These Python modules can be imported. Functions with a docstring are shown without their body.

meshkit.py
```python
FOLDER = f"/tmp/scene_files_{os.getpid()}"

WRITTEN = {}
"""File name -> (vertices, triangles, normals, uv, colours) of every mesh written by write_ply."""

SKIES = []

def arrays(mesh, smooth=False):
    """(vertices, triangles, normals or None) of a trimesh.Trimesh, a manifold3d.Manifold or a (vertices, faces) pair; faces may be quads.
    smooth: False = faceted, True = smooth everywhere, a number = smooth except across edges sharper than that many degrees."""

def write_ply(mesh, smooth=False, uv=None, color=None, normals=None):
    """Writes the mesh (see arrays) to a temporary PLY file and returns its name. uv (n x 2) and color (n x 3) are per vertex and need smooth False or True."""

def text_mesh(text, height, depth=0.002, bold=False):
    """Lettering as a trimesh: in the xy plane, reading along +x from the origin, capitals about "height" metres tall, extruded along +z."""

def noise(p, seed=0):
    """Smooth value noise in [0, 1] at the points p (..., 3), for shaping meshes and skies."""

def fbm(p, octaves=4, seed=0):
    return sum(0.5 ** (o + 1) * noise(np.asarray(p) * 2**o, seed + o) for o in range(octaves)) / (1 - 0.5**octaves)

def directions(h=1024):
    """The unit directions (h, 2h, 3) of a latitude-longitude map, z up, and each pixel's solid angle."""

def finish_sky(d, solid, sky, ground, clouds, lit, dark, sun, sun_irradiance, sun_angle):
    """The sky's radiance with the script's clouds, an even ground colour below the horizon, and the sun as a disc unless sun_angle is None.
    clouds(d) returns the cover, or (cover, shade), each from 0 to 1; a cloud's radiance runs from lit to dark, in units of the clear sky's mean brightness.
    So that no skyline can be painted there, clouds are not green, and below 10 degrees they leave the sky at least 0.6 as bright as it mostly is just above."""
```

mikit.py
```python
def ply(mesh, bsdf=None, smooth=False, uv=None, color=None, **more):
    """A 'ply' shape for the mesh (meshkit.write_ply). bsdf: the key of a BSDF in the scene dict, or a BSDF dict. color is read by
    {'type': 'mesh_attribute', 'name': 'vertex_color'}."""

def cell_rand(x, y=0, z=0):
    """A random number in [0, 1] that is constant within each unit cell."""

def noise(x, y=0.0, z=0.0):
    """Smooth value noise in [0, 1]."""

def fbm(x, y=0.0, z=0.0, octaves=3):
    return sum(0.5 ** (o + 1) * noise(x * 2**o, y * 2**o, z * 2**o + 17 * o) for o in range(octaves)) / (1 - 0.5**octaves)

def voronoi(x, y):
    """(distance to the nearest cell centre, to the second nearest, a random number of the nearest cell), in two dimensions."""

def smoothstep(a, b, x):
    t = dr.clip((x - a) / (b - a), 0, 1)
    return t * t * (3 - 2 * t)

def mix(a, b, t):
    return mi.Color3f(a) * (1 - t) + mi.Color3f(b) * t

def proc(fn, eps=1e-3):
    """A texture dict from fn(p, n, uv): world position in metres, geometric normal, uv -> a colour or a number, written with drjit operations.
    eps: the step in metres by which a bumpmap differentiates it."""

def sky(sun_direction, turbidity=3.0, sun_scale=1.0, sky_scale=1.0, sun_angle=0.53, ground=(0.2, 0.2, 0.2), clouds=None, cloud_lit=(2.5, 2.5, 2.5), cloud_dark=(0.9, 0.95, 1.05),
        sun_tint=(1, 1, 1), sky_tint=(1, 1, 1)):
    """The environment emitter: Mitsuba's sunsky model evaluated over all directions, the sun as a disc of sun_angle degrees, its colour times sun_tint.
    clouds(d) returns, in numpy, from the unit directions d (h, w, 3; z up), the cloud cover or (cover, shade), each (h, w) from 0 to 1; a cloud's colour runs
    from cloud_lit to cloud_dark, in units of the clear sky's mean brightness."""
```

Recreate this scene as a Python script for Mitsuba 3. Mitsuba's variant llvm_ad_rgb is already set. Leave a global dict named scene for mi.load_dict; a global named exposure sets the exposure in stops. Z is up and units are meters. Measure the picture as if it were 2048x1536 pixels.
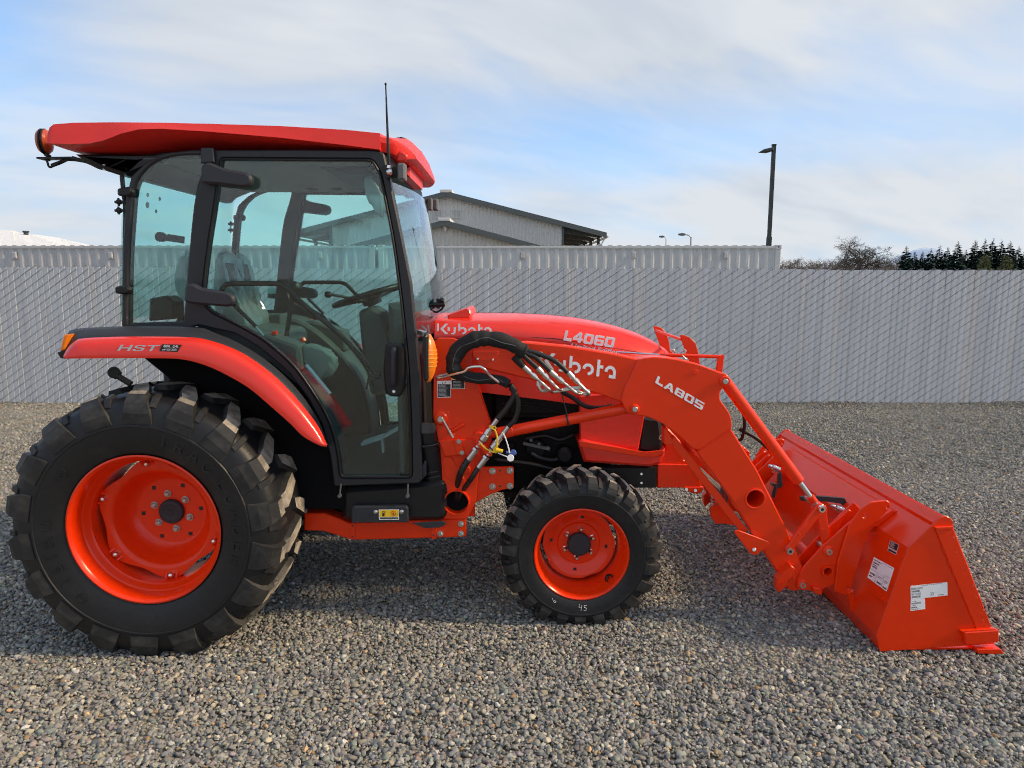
import math, random
import numpy as np, trimesh, mitsuba as mi, drjit as dr, mikit, meshkit
from shapely.geometry import Polygon, LineString, Point, box as sbox
from shapely import affinity
from shapely.ops import unary_union

# ------------------------------------------------------------------ camera, sky, exposure
EYE, TILT, FOCAL = 1.64, math.radians(8.4), 1420.0          # eye height, downward tilt, focal length in photo pixels (2048 wide)
T = mi.ScalarTransform4f
scene, labels = {}, {}
scene['camera'] = {'type': 'perspective', 'fov': math.degrees(2 * math.atan(1024 / FOCAL)), 'fov_axis': 'x', 'near_clip': 0.05, 'far_clip': 30000.0,
                   'to_world': T().look_at(origin=[0, 0, EYE], target=[0, math.cos(TILT), EYE - math.sin(TILT)], up=[0, 0, 1])}
exposure = 2.0
SUN = (0.90, -0.09, 0.60)


def cloud_cover(d):
    az = np.degrees(np.arctan2(d[..., 0], d[..., 1]))
    el = np.degrees(np.arcsin(np.clip(d[..., 2], -1, 1)))
    q0 = np.stack([d[..., 0] / (d[..., 2] + 0.22), d[..., 1] / (d[..., 2] + 0.22), 0 * el], -1)
    q = np.stack([q0[..., 0] * .86 + q0[..., 1] * .5, q0[..., 1] * .86 - q0[..., 0] * .5, 0 * el], -1)
    w = q + 0.30 * np.stack([meshkit.fbm(q * 1.3 + 5, 3) - .5, meshkit.fbm(q * 1.3 + 11, 3) - .5, 0 * el], -1)
    broad = meshkit.fbm(w * np.array([0.85, 1.25, 1]) + np.array([3.1, 7.7, 0]), 4)
    fine = meshkit.fbm(w * np.array([2.2, 4.6, 1]) + 31, 6)
    streak = meshkit.fbm(w * np.array([5.5, 17.0, 1]) + 57, 5)
    c = 0.66 + 1.25 * (broad - 0.47) + 0.55 * (fine - 0.5) + 0.20 * (streak - 0.5)
    hz = np.exp(-np.clip(el, 0, 90) / 9.0)
    for a0, e0, wa, we, k in ((-38, 16, 8, 6, .95), (-17, 27, 8, 5, .55), (-33, 28, 9, 5, .25), (17, 31, 15, 4, .75), (34, 27, 10, 4, .6), (13, 10, 17, 3.2, .60), (-5, 6.5, 6, 3, .75), (-60, 24, 16, 9, .4), (70, 30, 20, 9, .35), (-100, 35, 25, 12, .4), (150, 40, 30, 14, .4)):
        c = c - k * np.exp(-((az - a0) / wa) ** 2 - ((el - e0) / we) ** 2) * (0.35 + 1.3 * fine)
    e1, e2 = (np.array([math.sin(a_) * math.cos(b_), math.cos(a_) * math.cos(b_), math.sin(b_)]) for a_, b_ in ((.405, .322), (.575, .318)))
    nrm = np.cross(e1, e2); nrm /= np.linalg.norm(nrm)
    trail = np.exp(-((d @ nrm) / .0016) ** 2) * ((az > 23.2) & (az < 33)) * (d[..., 2] > 0)      # the old vapour trail at the right
    cover = np.clip(c + 0.14 + .30 * trail, 0.06, 1.0)
    cover = np.clip(cover * (1 - 0.45 * hz) + 0.52 * hz, 0, 0.98)
    shade = np.clip(0.52 - 1.2 * (fine - 0.42) - 0.45 * (streak - .5) - 0.40 * hz, 0, 1)
    return cover, shade


scene['sky'] = mikit.sky(SUN, turbidity=3.2, sun_scale=0.68, sky_scale=1.5, sun_angle=6.0, clouds=cloud_cover, cloud_lit=(1.44, 1.50, 1.58), cloud_dark=(1.01, 1.14, 1.32), sky_tint=(0.70, 0.98, 1.20),
                         sun_tint=(1.0, 0.97, 0.91))


# ------------------------------------------------------------------ helpers
def at(px, py, Y):
    """The point on the upright plane Y (metres ahead of the lens) that a photo position measures."""
    u, v = (px - 1024) / FOCAL, (768 - py) / FOCAL
    d = np.array([u, math.cos(TILT) + v * math.sin(TILT), -math.sin(TILT) + v * math.cos(TILT)])
    return np.array([0, 0, EYE]) + d * (Y / d[1])


def xz(pts, Y):
    return [tuple(at(x, y, Y)[[0, 2]]) for x, y in pts]


def on_plane(px, py, p, n):
    a, b = at(px, py, 1.0), at(px, py, 2.0)
    d = b - a
    return a + d * (np.dot(np.asarray(p) - a, n) / np.dot(d, n))


def numbered(key):
    if key not in scene:
        return key
    k = 1
    while f'{key}_{k:03d}' in scene:
        k += 1
    return f'{key}_{k:03d}'


def add(key, mesh, mat, smooth=32, label=None, category=None, group=None, kind=None, uv=None, color=None, to_world=None):
    key = numbered(key)
    if isinstance(mesh, list):
        mesh = join(mesh)
    scene[key] = mikit.ply(mesh, mat, smooth, uv, color)
    if to_world is not None:
        scene[key]['to_world'] = to_world
    info = {k: v for k, v in dict(label=label, category=category, group=group, kind=kind).items() if v}
    if info:
        labels[key] = info
    return key


def thing(key, label, category, group=None):
    k, base = 1, key
    while key in labels:
        key = f'{base}_{k:03d}'
        k += 1
    labels[key] = dict(label=label, category=category, **({'group': group} if group else {}))
    return key


def tm(v, f):
    f = np.asarray(f, int)
    if f.shape[1] == 4:
        f = np.vstack([f[:, [0, 1, 2]], f[:, [0, 2, 3]]])
    return trimesh.Trimesh(np.asarray(v, float), f, process=False)


def join(ms):
    vs, fs, n = [], [], 0
    for m in ms:
        vs.append(np.asarray(m.vertices)); fs.append(np.asarray(m.faces) + n); n += len(m.vertices)
    return tm(np.vstack(vs), np.vstack(fs))


def moved(m, M):
    M = np.asarray(M, float)
    f = m.faces if np.linalg.det(M[:3, :3]) > 0 else m.faces[:, ::-1]
    return tm(np.asarray(m.vertices) @ M[:3, :3].T + M[:3, 3], f)


def shift(m, x=0, y=0, z=0):
    return tm(np.asarray(m.vertices) + [x, y, z], m.faces)


def ring_clean(pts):
    p = np.asarray(pts, float)
    keep = [i for i in range(len(p)) if np.linalg.norm(p[i] - p[i - 1]) > 1e-6]
    return p[keep]


def area2(p):
    return 0.5 * np.sum(p[:, 0] * np.roll(p[:, 1], -1) - np.roll(p[:, 0], -1) * p[:, 1])


def inset(p, b):
    """Mitred inset of a counter-clockwise ring by b."""
    e = np.roll(p, -1, 0) - p
    e /= np.linalg.norm(e, axis=1, keepdims=True)
    n = np.stack([-e[:, 1], e[:, 0]], 1)
    n0 = np.roll(n, 1, 0)
    m = n + n0
    m /= np.maximum((1 + np.sum(n * n0, 1))[:, None], 0.35)
    return p + m * b


def rounded(pts, r, seg=4):
    """Rounds the corners of a closed outline."""
    p, out = np.asarray(pts, float), []
    n = len(p)
    rs = r if isinstance(r, (list, tuple)) else [r] * n
    for i in range(n):
        a, b, c = p[i - 1], p[i], p[(i + 1) % n]
        la, lc = np.linalg.norm(a - b), np.linalg.norm(c - b)
        q = min(rs[i], 0.48 * la, 0.48 * lc)
        if q < 1e-5:
            out.append(b); continue
        s, t = b + (a - b) / la * q, b + (c - b) / lc * q
        for k in range(seg + 1):
            w = k / seg
            out.append((1 - w) ** 2 * s + 2 * w * (1 - w) * b + w * w * t)
    return np.array(out)


def curve(pts, n=8, closed=False):
    """Catmull-Rom through the points (2-D or 3-D)."""
    p = np.asarray(pts, float)
    if len(p) < 3:
        return np.array([p[0] + (p[-1] - p[0]) * k / n for k in range(n + 1)])
    q = np.vstack([p[-1], p, p[0], p[1]]) if closed else np.vstack([2 * p[0] - p[1], p, 2 * p[-1] - p[-2]])
    out = []
    for i in range(len(q) - 3):
        a, b, c, d = q[i:i + 4]
        for k in range(n):
            t = k / n
            out.append(0.5 * (2 * b + (c - a) * t + (2 * a - 5 * b + 4 * c - d) * t * t + (3 * b - a - 3 * c + d) * t ** 3))
    if not closed:
        out.append(p[-1])
    return np.array(out)


def tri_fill(outer, holes):
    import mapbox_earcut as earcut
    rings = [outer] + holes
    v = np.vstack(rings).astype(np.float64)
    ends = np.cumsum([len(r) for r in rings]).astype(np.uint32)
    return v, np.asarray(earcut.triangulate_float64(v, ends), int).reshape(-1, 3)


def prism(outer, holes, frame, d0, d1, b=0.003):
    """Bevelled plate: outline (u, v) extruded from depth d0 to d1; frame maps (u, v, depth) to the world."""
    o = ring_clean(outer)
    if area2(o) < 0:
        o = o[::-1]
    hs = []
    for h in holes:
        h = ring_clean(h)
        hs.append(h[::-1] if area2(h) > 0 else h)
    b = min(b, 0.45 * abs(d1 - d0))
    rings = [o] + hs
    ins = [inset(r, b) if b > 0 else r for r in rings]
    vs, fs, n = [], [], 0
    for r, q in zip(rings, ins):
        k = len(r)
        layers = [(q, d0), (r, d0 + b), (r, d1 - b), (q, d1)] if b > 0 else [(r, d0), (r, d1)]
        for c, d in layers:
            vs.append(np.column_stack([c, np.full(k, d)]))
        for L in range(len(layers) - 1):
            for i in range(k):
                j = (i + 1) % k
                a0, a1 = n + L * k + i, n + L * k + j
                fs += [[a0, a1, a1 + k], [a0, a1 + k, a0 + k]]
        n += k * len(layers)
    cv, cf = tri_fill(ins[0], ins[1:])
    vs.append(np.column_stack([cv, np.full(len(cv), d1)])); fs += (cf + n).tolist(); n += len(cv)
    vs.append(np.column_stack([cv, np.full(len(cv), d0)])); fs += (cf[:, ::-1] + n).tolist()
    v = frame(np.vstack(vs))
    m = tm(v, fs)
    if m.volume < 0:
        m = tm(v, m.faces[:, ::-1])
    return m


def slab(pts, y0, y1, b=0.003, holes=()):
    """Plate standing along the tractor: outline in (x, z), from depth y0 to y1."""
    return prism(pts, list(holes), lambda p: p[:, [0, 2, 1]], y0, y1, b)


def circle(cx, cz, r, n=28, a0=0.0):
    a = a0 + np.arange(n) * 2 * np.pi / n
    return np.column_stack([cx + r * np.cos(a), cz + r * np.sin(a)])


def box(x0, x1, y0, y1, z0, z1, b=0.003):
    return prism([(x0, z0), (x1, z0), (x1, z1), (x0, z1)], [], lambda p: p[:, [0, 2, 1]], y0, y1, b)


def basis(d):
    d = np.asarray(d, float) / np.linalg.norm(d)
    a = np.array([0, 0, 1.0]) if abs(d[2]) < 0.9 else np.array([1.0, 0, 0])
    u = np.cross(a, d); u /= np.linalg.norm(u)
    return u, np.cross(d, u), d


def tube(path, r, sides=10, cap=True):
    p = np.asarray(path, float)
    r = np.broadcast_to(np.asarray(r, float), (len(p),))
    t = np.gradient(p, axis=0)
    t /= np.linalg.norm(t, axis=1, keepdims=True) + 1e-12
    u = basis(t[0])[0]
    vs = []
    for i in range(len(p)):
        u = u - t[i] * np.dot(u, t[i]); u /= np.linalg.norm(u)
        w = np.cross(t[i], u)
        a = np.arange(sides) * 2 * np.pi / sides
        vs.append(p[i] + r[i] * (np.cos(a)[:, None] * u + np.sin(a)[:, None] * w))
    vs = np.vstack(vs)
    f = []
    for i in range(len(p) - 1):
        for k in range(sides):
            j = (k + 1) % sides
            f.append([i * sides + k, i * sides + j, (i + 1) * sides + j, (i + 1) * sides + k])
    f = np.array(f)
    f = np.vstack([f[:, [0, 1, 2]], f[:, [0, 2, 3]]])
    if cap:
        n = len(vs)
        vs = np.vstack([vs, p[0], p[-1]])
        e = (len(p) - 1) * sides
        f = np.vstack([f, [[n, (k + 1) % sides, k] for k in range(sides)], [[n + 1, e + k, e + (k + 1) % sides] for k in range(sides)]])
    return tm(vs, f)


def rod(p0, p1, r, sides=14, b=0.0):
    p0, p1 = np.asarray(p0, float), np.asarray(p1, float)
    if b <= 0:
        return tube([p0, p1], r, sides)
    d = (p1 - p0) / np.linalg.norm(p1 - p0)
    u, w, _ = basis(d)
    L = np.linalg.norm(p1 - p0)
    return lathe([(0, 0), (r - b, 0), (r, b), (r, L - b), (r - b, L), (0, L)], p0, d, sides)


def lathe(profile, origin, axis, n=48, arc=None):
    """Profile of (radius, distance along the axis) turned round the axis."""
    u, w, d = basis(axis)
    pr = np.asarray(profile, float)
    a = np.arange(n) * 2 * np.pi / n
    ring = np.cos(a)[:, None] * u + np.sin(a)[:, None] * w
    v = np.asarray(origin, float) + pr[:, None, 0:1] * ring[None] + pr[:, None, 1:2] * d
    k = len(pr)
    i, j = np.meshgrid(np.arange(k - 1), np.arange(n), indexing='ij')
    q = np.stack([i * n + j, i * n + (j + 1) % n, (i + 1) * n + (j + 1) % n, (i + 1) * n + j], -1).reshape(-1, 4)
    f = np.vstack([q[:, [0, 1, 2]], q[:, [0, 2, 3]]])
    v = v.reshape(-1, 3)
    e = np.linalg.norm(np.cross(v[f[:, 1]] - v[f[:, 0]], v[f[:, 2]] - v[f[:, 0]]), axis=1)
    m = tm(v, f[e > 1e-12])
    return tm(v, m.faces[:, ::-1]) if m.volume < 0 else m


def bar(p0, p1, w, h, up=(0, 0, 1), b=0.002):
    """Square bar from p0 to p1, w across (sideways), h along up."""
    p0, p1 = np.asarray(p0, float), np.asarray(p1, float)
    d = p1 - p0; L = np.linalg.norm(d); d /= L
    s = np.cross(d, up); s /= np.linalg.norm(s)
    u = np.cross(s, d)
    return prism([(-w / 2, -h / 2), (w / 2, -h / 2), (w / 2, h / 2), (-w / 2, h / 2)], [], lambda p: p0 + p[:, 0:1] * s + p[:, 1:2] * u + p[:, 2:3] * d, 0, L, b)


def skin(rings, closed=True, caps=True):
    """Surface through rings of equal point count."""
    r = np.asarray(rings, float)
    k, n, _ = r.shape
    f = []
    for i in range(k - 1):
        for j in range(n if closed else n - 1):
            q = (j + 1) % n
            f.append([i * n + j, i * n + q, (i + 1) * n + q, (i + 1) * n + j])
    f = np.array(f)
    f = np.vstack([f[:, [0, 1, 2]], f[:, [0, 2, 3]]])
    v = r.reshape(-1, 3)
    if caps and closed:
        m = len(v)
        v = np.vstack([v, r[0].mean(0), r[-1].mean(0)])
        e = (k - 1) * n
        f = np.vstack([f, [[m, (j + 1) % n, j] for j in range(n)], [[m + 1, e + j, e + (j + 1) % n] for j in range(n)]])
    m = tm(v, f)
    return tm(v, m.faces[:, ::-1]) if closed and caps and m.volume < 0 else m


def sheet(grid, thick, direction=None):
    """A thin shell of real thickness from a grid of points (rows, columns, 3)."""
    g = np.asarray(grid, float)
    du, dv = np.gradient(g, axis=0), np.gradient(g, axis=1)
    n = np.cross(du, dv)
    n /= np.linalg.norm(n, axis=2, keepdims=True) + 1e-12
    a, b = g, g + n * thick
    k, m, _ = g.shape
    v = np.vstack([a.reshape(-1, 3), b.reshape(-1, 3)])
    f, off = [], k * m
    for i in range(k - 1):
        for j in range(m - 1):
            q = [i * m + j, i * m + j + 1, (i + 1) * m + j + 1, (i + 1) * m + j]
            f += [q, [x + off for x in q[::-1]]]
    edge = [(i, 0) for i in range(k)] + [(k - 1, j) for j in range(1, m)] + [(i, m - 1) for i in range(k - 2, -1, -1)] + [(0, j) for j in range(m - 2, 0, -1)]
    ids = [i * m + j for i, j in edge]
    for a0, a1 in zip(ids, ids[1:] + ids[:1]):
        f.append([a0, a1, a1 + off, a0 + off])
    mesh = tm(v, f)
    if mesh.volume < 0:
        mesh = tm(v, mesh.faces[:, ::-1])
    return mesh


def hexbolt(p, axis, r, h, washer=True):
    u, w, d = basis(axis)
    p = np.asarray(p, float)
    ms = []
    if washer:
        ms.append(lathe([(0, 0), (r * 1.35, 0), (r * 1.35, h * .25), (0, h * .25)], p, d, 16))
    a = np.arange(6) * np.pi / 3
    hexa = np.column_stack([np.cos(a), np.sin(a)]) * r
    ms.append(prism(hexa, [], lambda q: p + q[:, 0:1] * u + q[:, 1:2] * w + q[:, 2:3] * d, h * .2, h, h * .15))
    return join(ms)


# ------------------------------------------------------------------ materials
NZ = mikit


def P(name, color, rough=0.5, metallic=0.0, **more):
    bsdf = {'type': 'principled', 'base_color': {'type': 'rgb', 'value': list(color)} if isinstance(color, (tuple, list)) else color, 'roughness': rough, 'metallic': metallic, **more}
    scene[name] = bsdf if 'spec_trans' in more else {'type': 'twosided', 'bsdf': bsdf}


def speckle(base, amount, scale, tint=None, tint_amount=0.0, tint_scale=3.0):
    base = list(base)
    def fn(p, n, uv):
        k = 1 + amount * (NZ.fbm(p.x * scale, p.y * scale, p.z * scale, 3) - 0.5) * 2
        c = mi.Color3f(*base) * k
        if tint is not None:
            m = NZ.smoothstep(0.52, 0.72, NZ.fbm(p.x * tint_scale + 9, p.y * tint_scale, p.z * tint_scale, 4)) * tint_amount
            c = NZ.mix(c, mi.Color3f(*tint), m)
        return c
    return mikit.proc(fn)


def paint_gloss(p, n, uv):
    return 0.20 + 0.16 * NZ.fbm(p.x * 9, p.y * 9, p.z * 9, 3)


P('m_red', (0.80, 0.034, 0.0004), mikit.proc(paint_gloss), specular=0.40, clearcoat=0.15, clearcoat_gloss=0.9)
P('m_hood', (0.74, 0.028, 0.014), 0.24, specular=0.4, clearcoat=0.6, clearcoat_gloss=0.93)
P('m_roof', (0.70, 0.027, 0.018), 0.38, specular=0.45)
P('m_black', (0.009, 0.009, 0.0105), 0.42, specular=0.4)
P('m_trim', (0.022, 0.024, 0.031), 0.55)
P('m_cap', (0.045, 0.046, 0.048), 0.5)
P('m_frame', (0.015, 0.016, 0.020), 0.5)
P('m_inside', (0.060, 0.068, 0.068), 0.6)
P('m_liner', (0.21, 0.22, 0.22), 0.85)
P('m_mat', speckle((0.030, 0.031, 0.031), 0.35, 160), 0.85)
P('m_engine', (0.006, 0.006, 0.007), 0.6, specular=0.25)
P('m_under', (0.004, 0.004, 0.005), 0.8, specular=0.15)
P('m_fabric', speckle((0.010, 0.010, 0.011), 0.3, 300), 0.8, sheen=0.25)
P('m_hose', (0.012, 0.012, 0.012), 0.45)
P('m_steel', (0.62, 0.60, 0.56), 0.28, 1.0)
P('m_zinc', (0.52, 0.52, 0.50), 0.42, 1.0)
P('m_chrome', (0.80, 0.79, 0.77), 0.12, 1.0)
P('m_white', (0.84, 0.84, 0.85), 0.5)
P('m_silver', (0.55, 0.55, 0.57), 0.4, 0.25)
P('m_ink', (0.015, 0.015, 0.018), 0.5)
P('m_yellow', (0.85, 0.55, 0.02), 0.45)
P('m_blue', (0.045, 0.10, 0.35), 0.45)
P('m_grey', (0.11, 0.115, 0.12), 0.5)
P('m_amber', (0.95, 0.28, 0.0), 0.10, spec_trans=0.35, eta=1.4)
P('m_amber_solid', (0.80, 0.20, 0.006), 0.2, clearcoat=1.0)
P('m_amber_dark', (0.42, 0.055, 0.008), 0.15, clearcoat=1.0)
P('m_lens', (0.80, 0.45, 0.05), 0.15, clearcoat=1.0)
scene['m_glass'] = {'type': 'thindielectric', 'int_ior': 1.5, 'specular_transmittance': {'type': 'rgb', 'value': [0.62, 0.90, 0.875]}}
scene['m_plastic'] = {'type': 'twosided', 'bsdf': {'type': 'principled', 'base_color': {'type': 'rgb', 'value': [0.55, 0.62, 0.62]}, 'roughness': 0.18, 'specular': 0.7, 'clearcoat': 0.6}}


def rubber(p, n, uv):
    k = NZ.fbm(p.x * 55, p.y * 55, p.z * 55, 3)
    d = NZ.smoothstep(0.50, 0.78, NZ.fbm(p.x * 7 + 3, p.y * 7, p.z * 7, 4))
    return NZ.mix(mi.Color3f(0.0080, 0.0084, 0.0100) * (0.75 + 0.5 * k), mi.Color3f(0.045, 0.043, 0.041), 0.35 * d * k)


def dusty_rubber(p, n, uv):
    k = NZ.fbm(p.x * 60, p.y * 60, p.z * 60, 4)
    d = NZ.smoothstep(0.30, 0.62, NZ.fbm(p.x * 16 + 3, p.y * 16, p.z * 16, 4))
    return NZ.mix(mi.Color3f(0.034, 0.033, 0.032), mi.Color3f(0.33, 0.290, 0.235) * (0.6 + 0.8 * k), 0.40 + 0.55 * d)


def lug_rubber(p, n, uv):
    k = NZ.fbm(p.x * 50, p.y * 50, p.z * 50, 4)
    d = NZ.smoothstep(0.38, 0.70, NZ.fbm(p.x * 13 + 8, p.y * 13, p.z * 13, 4))
    return NZ.mix(mi.Color3f(0.0115, 0.0118, 0.0130), mi.Color3f(0.052, 0.049, 0.045) * (0.5 + k), 0.15 + 0.6 * d)


P('m_lug', mikit.proc(lug_rubber), 0.55, specular=0.4)
P('m_rubber', mikit.proc(rubber), 0.50, specular=0.45)
P('m_tread', mikit.proc(dusty_rubber), 0.85)


# ------------------------------------------------------------------ ground and gravel
def ground_tone(p, n, uv):
    a, b, r = NZ.voronoi(p.x * 62, p.y * 62)
    a2, b2, r2 = NZ.voronoi(p.x * 130 + 7, p.y * 130)
    tone = mi.Color3f(0.29, 0.272, 0.232) * (0.5 + 1.0 * r)
    tone = NZ.mix(tone, mi.Color3f(0.42, 0.36, 0.25), NZ.smoothstep(0.86, 0.90, NZ.cell_rand(r * 977.0, 3)) * 0.8)
    gap = NZ.smoothstep(0.02, 0.20, b - a)
    fine = mi.Color3f(0.27, 0.243, 0.198) * (0.45 + r2)
    sand = NZ.smoothstep(0.52, 0.70, NZ.fbm(p.x * 0.9, p.y * 0.9 + 4, 0, 4))
    out = NZ.mix(fine * 0.8, tone, gap)
    return NZ.mix(out, fine, sand * 0.35)


def ground_height(p, n, uv):
    a, b, r = NZ.voronoi(p.x * 62, p.y * 62)
    return NZ.smoothstep(0.0, 0.35, b - a) * (0.5 + 0.5 * r)


scene['m_ground'] = {'type': 'bumpmap', 'arbitrary': mikit.proc(ground_height, 0.002), 'scale': 0.004,
                     'bsdf': {'type': 'diffuse', 'reflectance': mikit.proc(ground_tone)}}
g = 4000.0
add('ground', tm([[-g, -g, -0.012], [g, -g, -0.012], [g, g, -0.012], [-g, g, -0.012]], [[0, 1, 2, 3]]), 'm_ground', False, kind='structure')
gx, gy = np.meshgrid(np.arange(-11.5, 11.51, .05), np.arange(1.2, 9.55, .05))
gp = np.stack([gx, gy, 0 * gx], -1)
rise = meshkit.fbm(gp * np.array([.9, 1.3, 1]) + 2, 4)
gz = -0.012 + 0.0085 * np.clip((rise - .50) / .22, 0, 1) + 0.010 * (meshkit.fbm(gp * 5 + 8, 3) - .5)
k = gx.shape[1]
i0, j0 = np.meshgrid(np.arange(gx.shape[0] - 1), np.arange(k - 1), indexing='ij')
add('gravel_bed', tm(np.stack([gx, gy, gz], -1).reshape(-1, 3), np.stack([i0 * k + j0, i0 * k + j0 + 1, (i0 + 1) * k + j0 + 1, (i0 + 1) * k + j0], -1).reshape(-1, 4)), 'm_ground', True, kind='structure')
scene['m_stone'] = {'type': 'diffuse', 'reflectance': {'type': 'mesh_attribute', 'name': 'vertex_color'}}


def stone_tile(seed, density, shape, size, sink=0.35):
    rg = np.random.default_rng(seed)
    n = int(density)
    base = {80: trimesh.creation.icosphere(1), 20: trimesh.creation.icosahedron(), 8: trimesh.creation.icosphere(0)}[shape]
    if shape == 8:
        bv = np.array([[1, 0, 0], [-1, 0, 0], [0, 1, 0], [0, -1, 0], [0, 0, 1], [0, 0, -1.0]])
        bf = np.array([[0, 2, 4], [2, 1, 4], [1, 3, 4], [3, 0, 4], [2, 0, 5], [1, 2, 5], [3, 1, 5], [0, 3, 5]])
    else:
        bv, bf = np.array(base.vertices), np.array(base.faces)
    bv = bv / np.linalg.norm(bv, axis=1, keepdims=True)
    kinds = []
    for k in range(24):                                   # irregular pebble forms: a few planes cut each one
        v = bv.copy()
        for _ in range(5):
            q = rg.normal(size=3); q /= np.linalg.norm(q)
            h = rg.uniform(0.45, 0.85)
            s = v @ q
            v = v - np.clip(s - h, 0, None)[:, None] * q * 0.9
        v *= 1 + 0.12 * rg.normal(size=(len(v), 1)) * (shape > 8)
        kinds.append(v)
    kinds = np.array(kinds)
    pick = rg.integers(0, 24, n)
    a = size * np.exp(rg.normal(0, 0.40, n))
    a = np.clip(a, size * .42, size * 2.3)
    s = np.column_stack([a * rg.uniform(.85, 1.35, n), a * rg.uniform(.7, 1.0, n), a * rg.uniform(.45, .8, n)])
    v = kinds[pick] * s[:, None, :]
    yaw, tx, ty = rg.uniform(0, 2 * np.pi, n), rg.normal(0, .35, n), rg.normal(0, .35, n)
    c, s_ = np.cos(yaw), np.sin(yaw)
    x, y, z = v[..., 0], v[..., 1], v[..., 2]
    y, z = y * np.cos(tx)[:, None] - z * np.sin(tx)[:, None], y * np.sin(tx)[:, None] + z * np.cos(tx)[:, None]
    x, z = x * np.cos(ty)[:, None] + z * np.sin(ty)[:, None], -x * np.sin(ty)[:, None] + z * np.cos(ty)[:, None]
    x, y = x * c[:, None] - y * s_[:, None], x * s_[:, None] + y * c[:, None]
    px, py = rg.uniform(-.5, .5, n), rg.uniform(-.5, .5, n)
    pz = a * (0.5 - sink) + rg.uniform(-0.004, 0.006, n) - 0.004
    v = np.stack([x + px[:, None], y + py[:, None], z + pz[:, None]], -1).reshape(-1, 3)
    f = (bf[None] + (np.arange(n) * len(bv))[:, None, None]).reshape(-1, 3)
    col = np.array([0.278, 0.270, 0.246]) * np.exp(rg.normal(0, .19, (n, 1))) * (1 + rg.normal(0, .04, (n, 3)))
    u = rg.uniform(0, 1, n)
    def tint(lo, hi, c, sp):
        m = (u >= lo) & (u < hi)
        col[m] = np.array(c) * np.exp(rg.normal(0, sp, (m.sum(), 1)))
    tint(0, .13, (.43, .385, .295), .22); tint(.13, .145, (.42, .28, .16), .2); tint(.145, .18, (.48, .465, .435), .13); tint(.18, .29, (.175, .182, .186), .2); tint(.31, .325, (.29, .215, .18), .2)
    col = np.clip(col, .03, .65)
    return tm(v, f), np.repeat(col, len(bv), 0)


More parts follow.
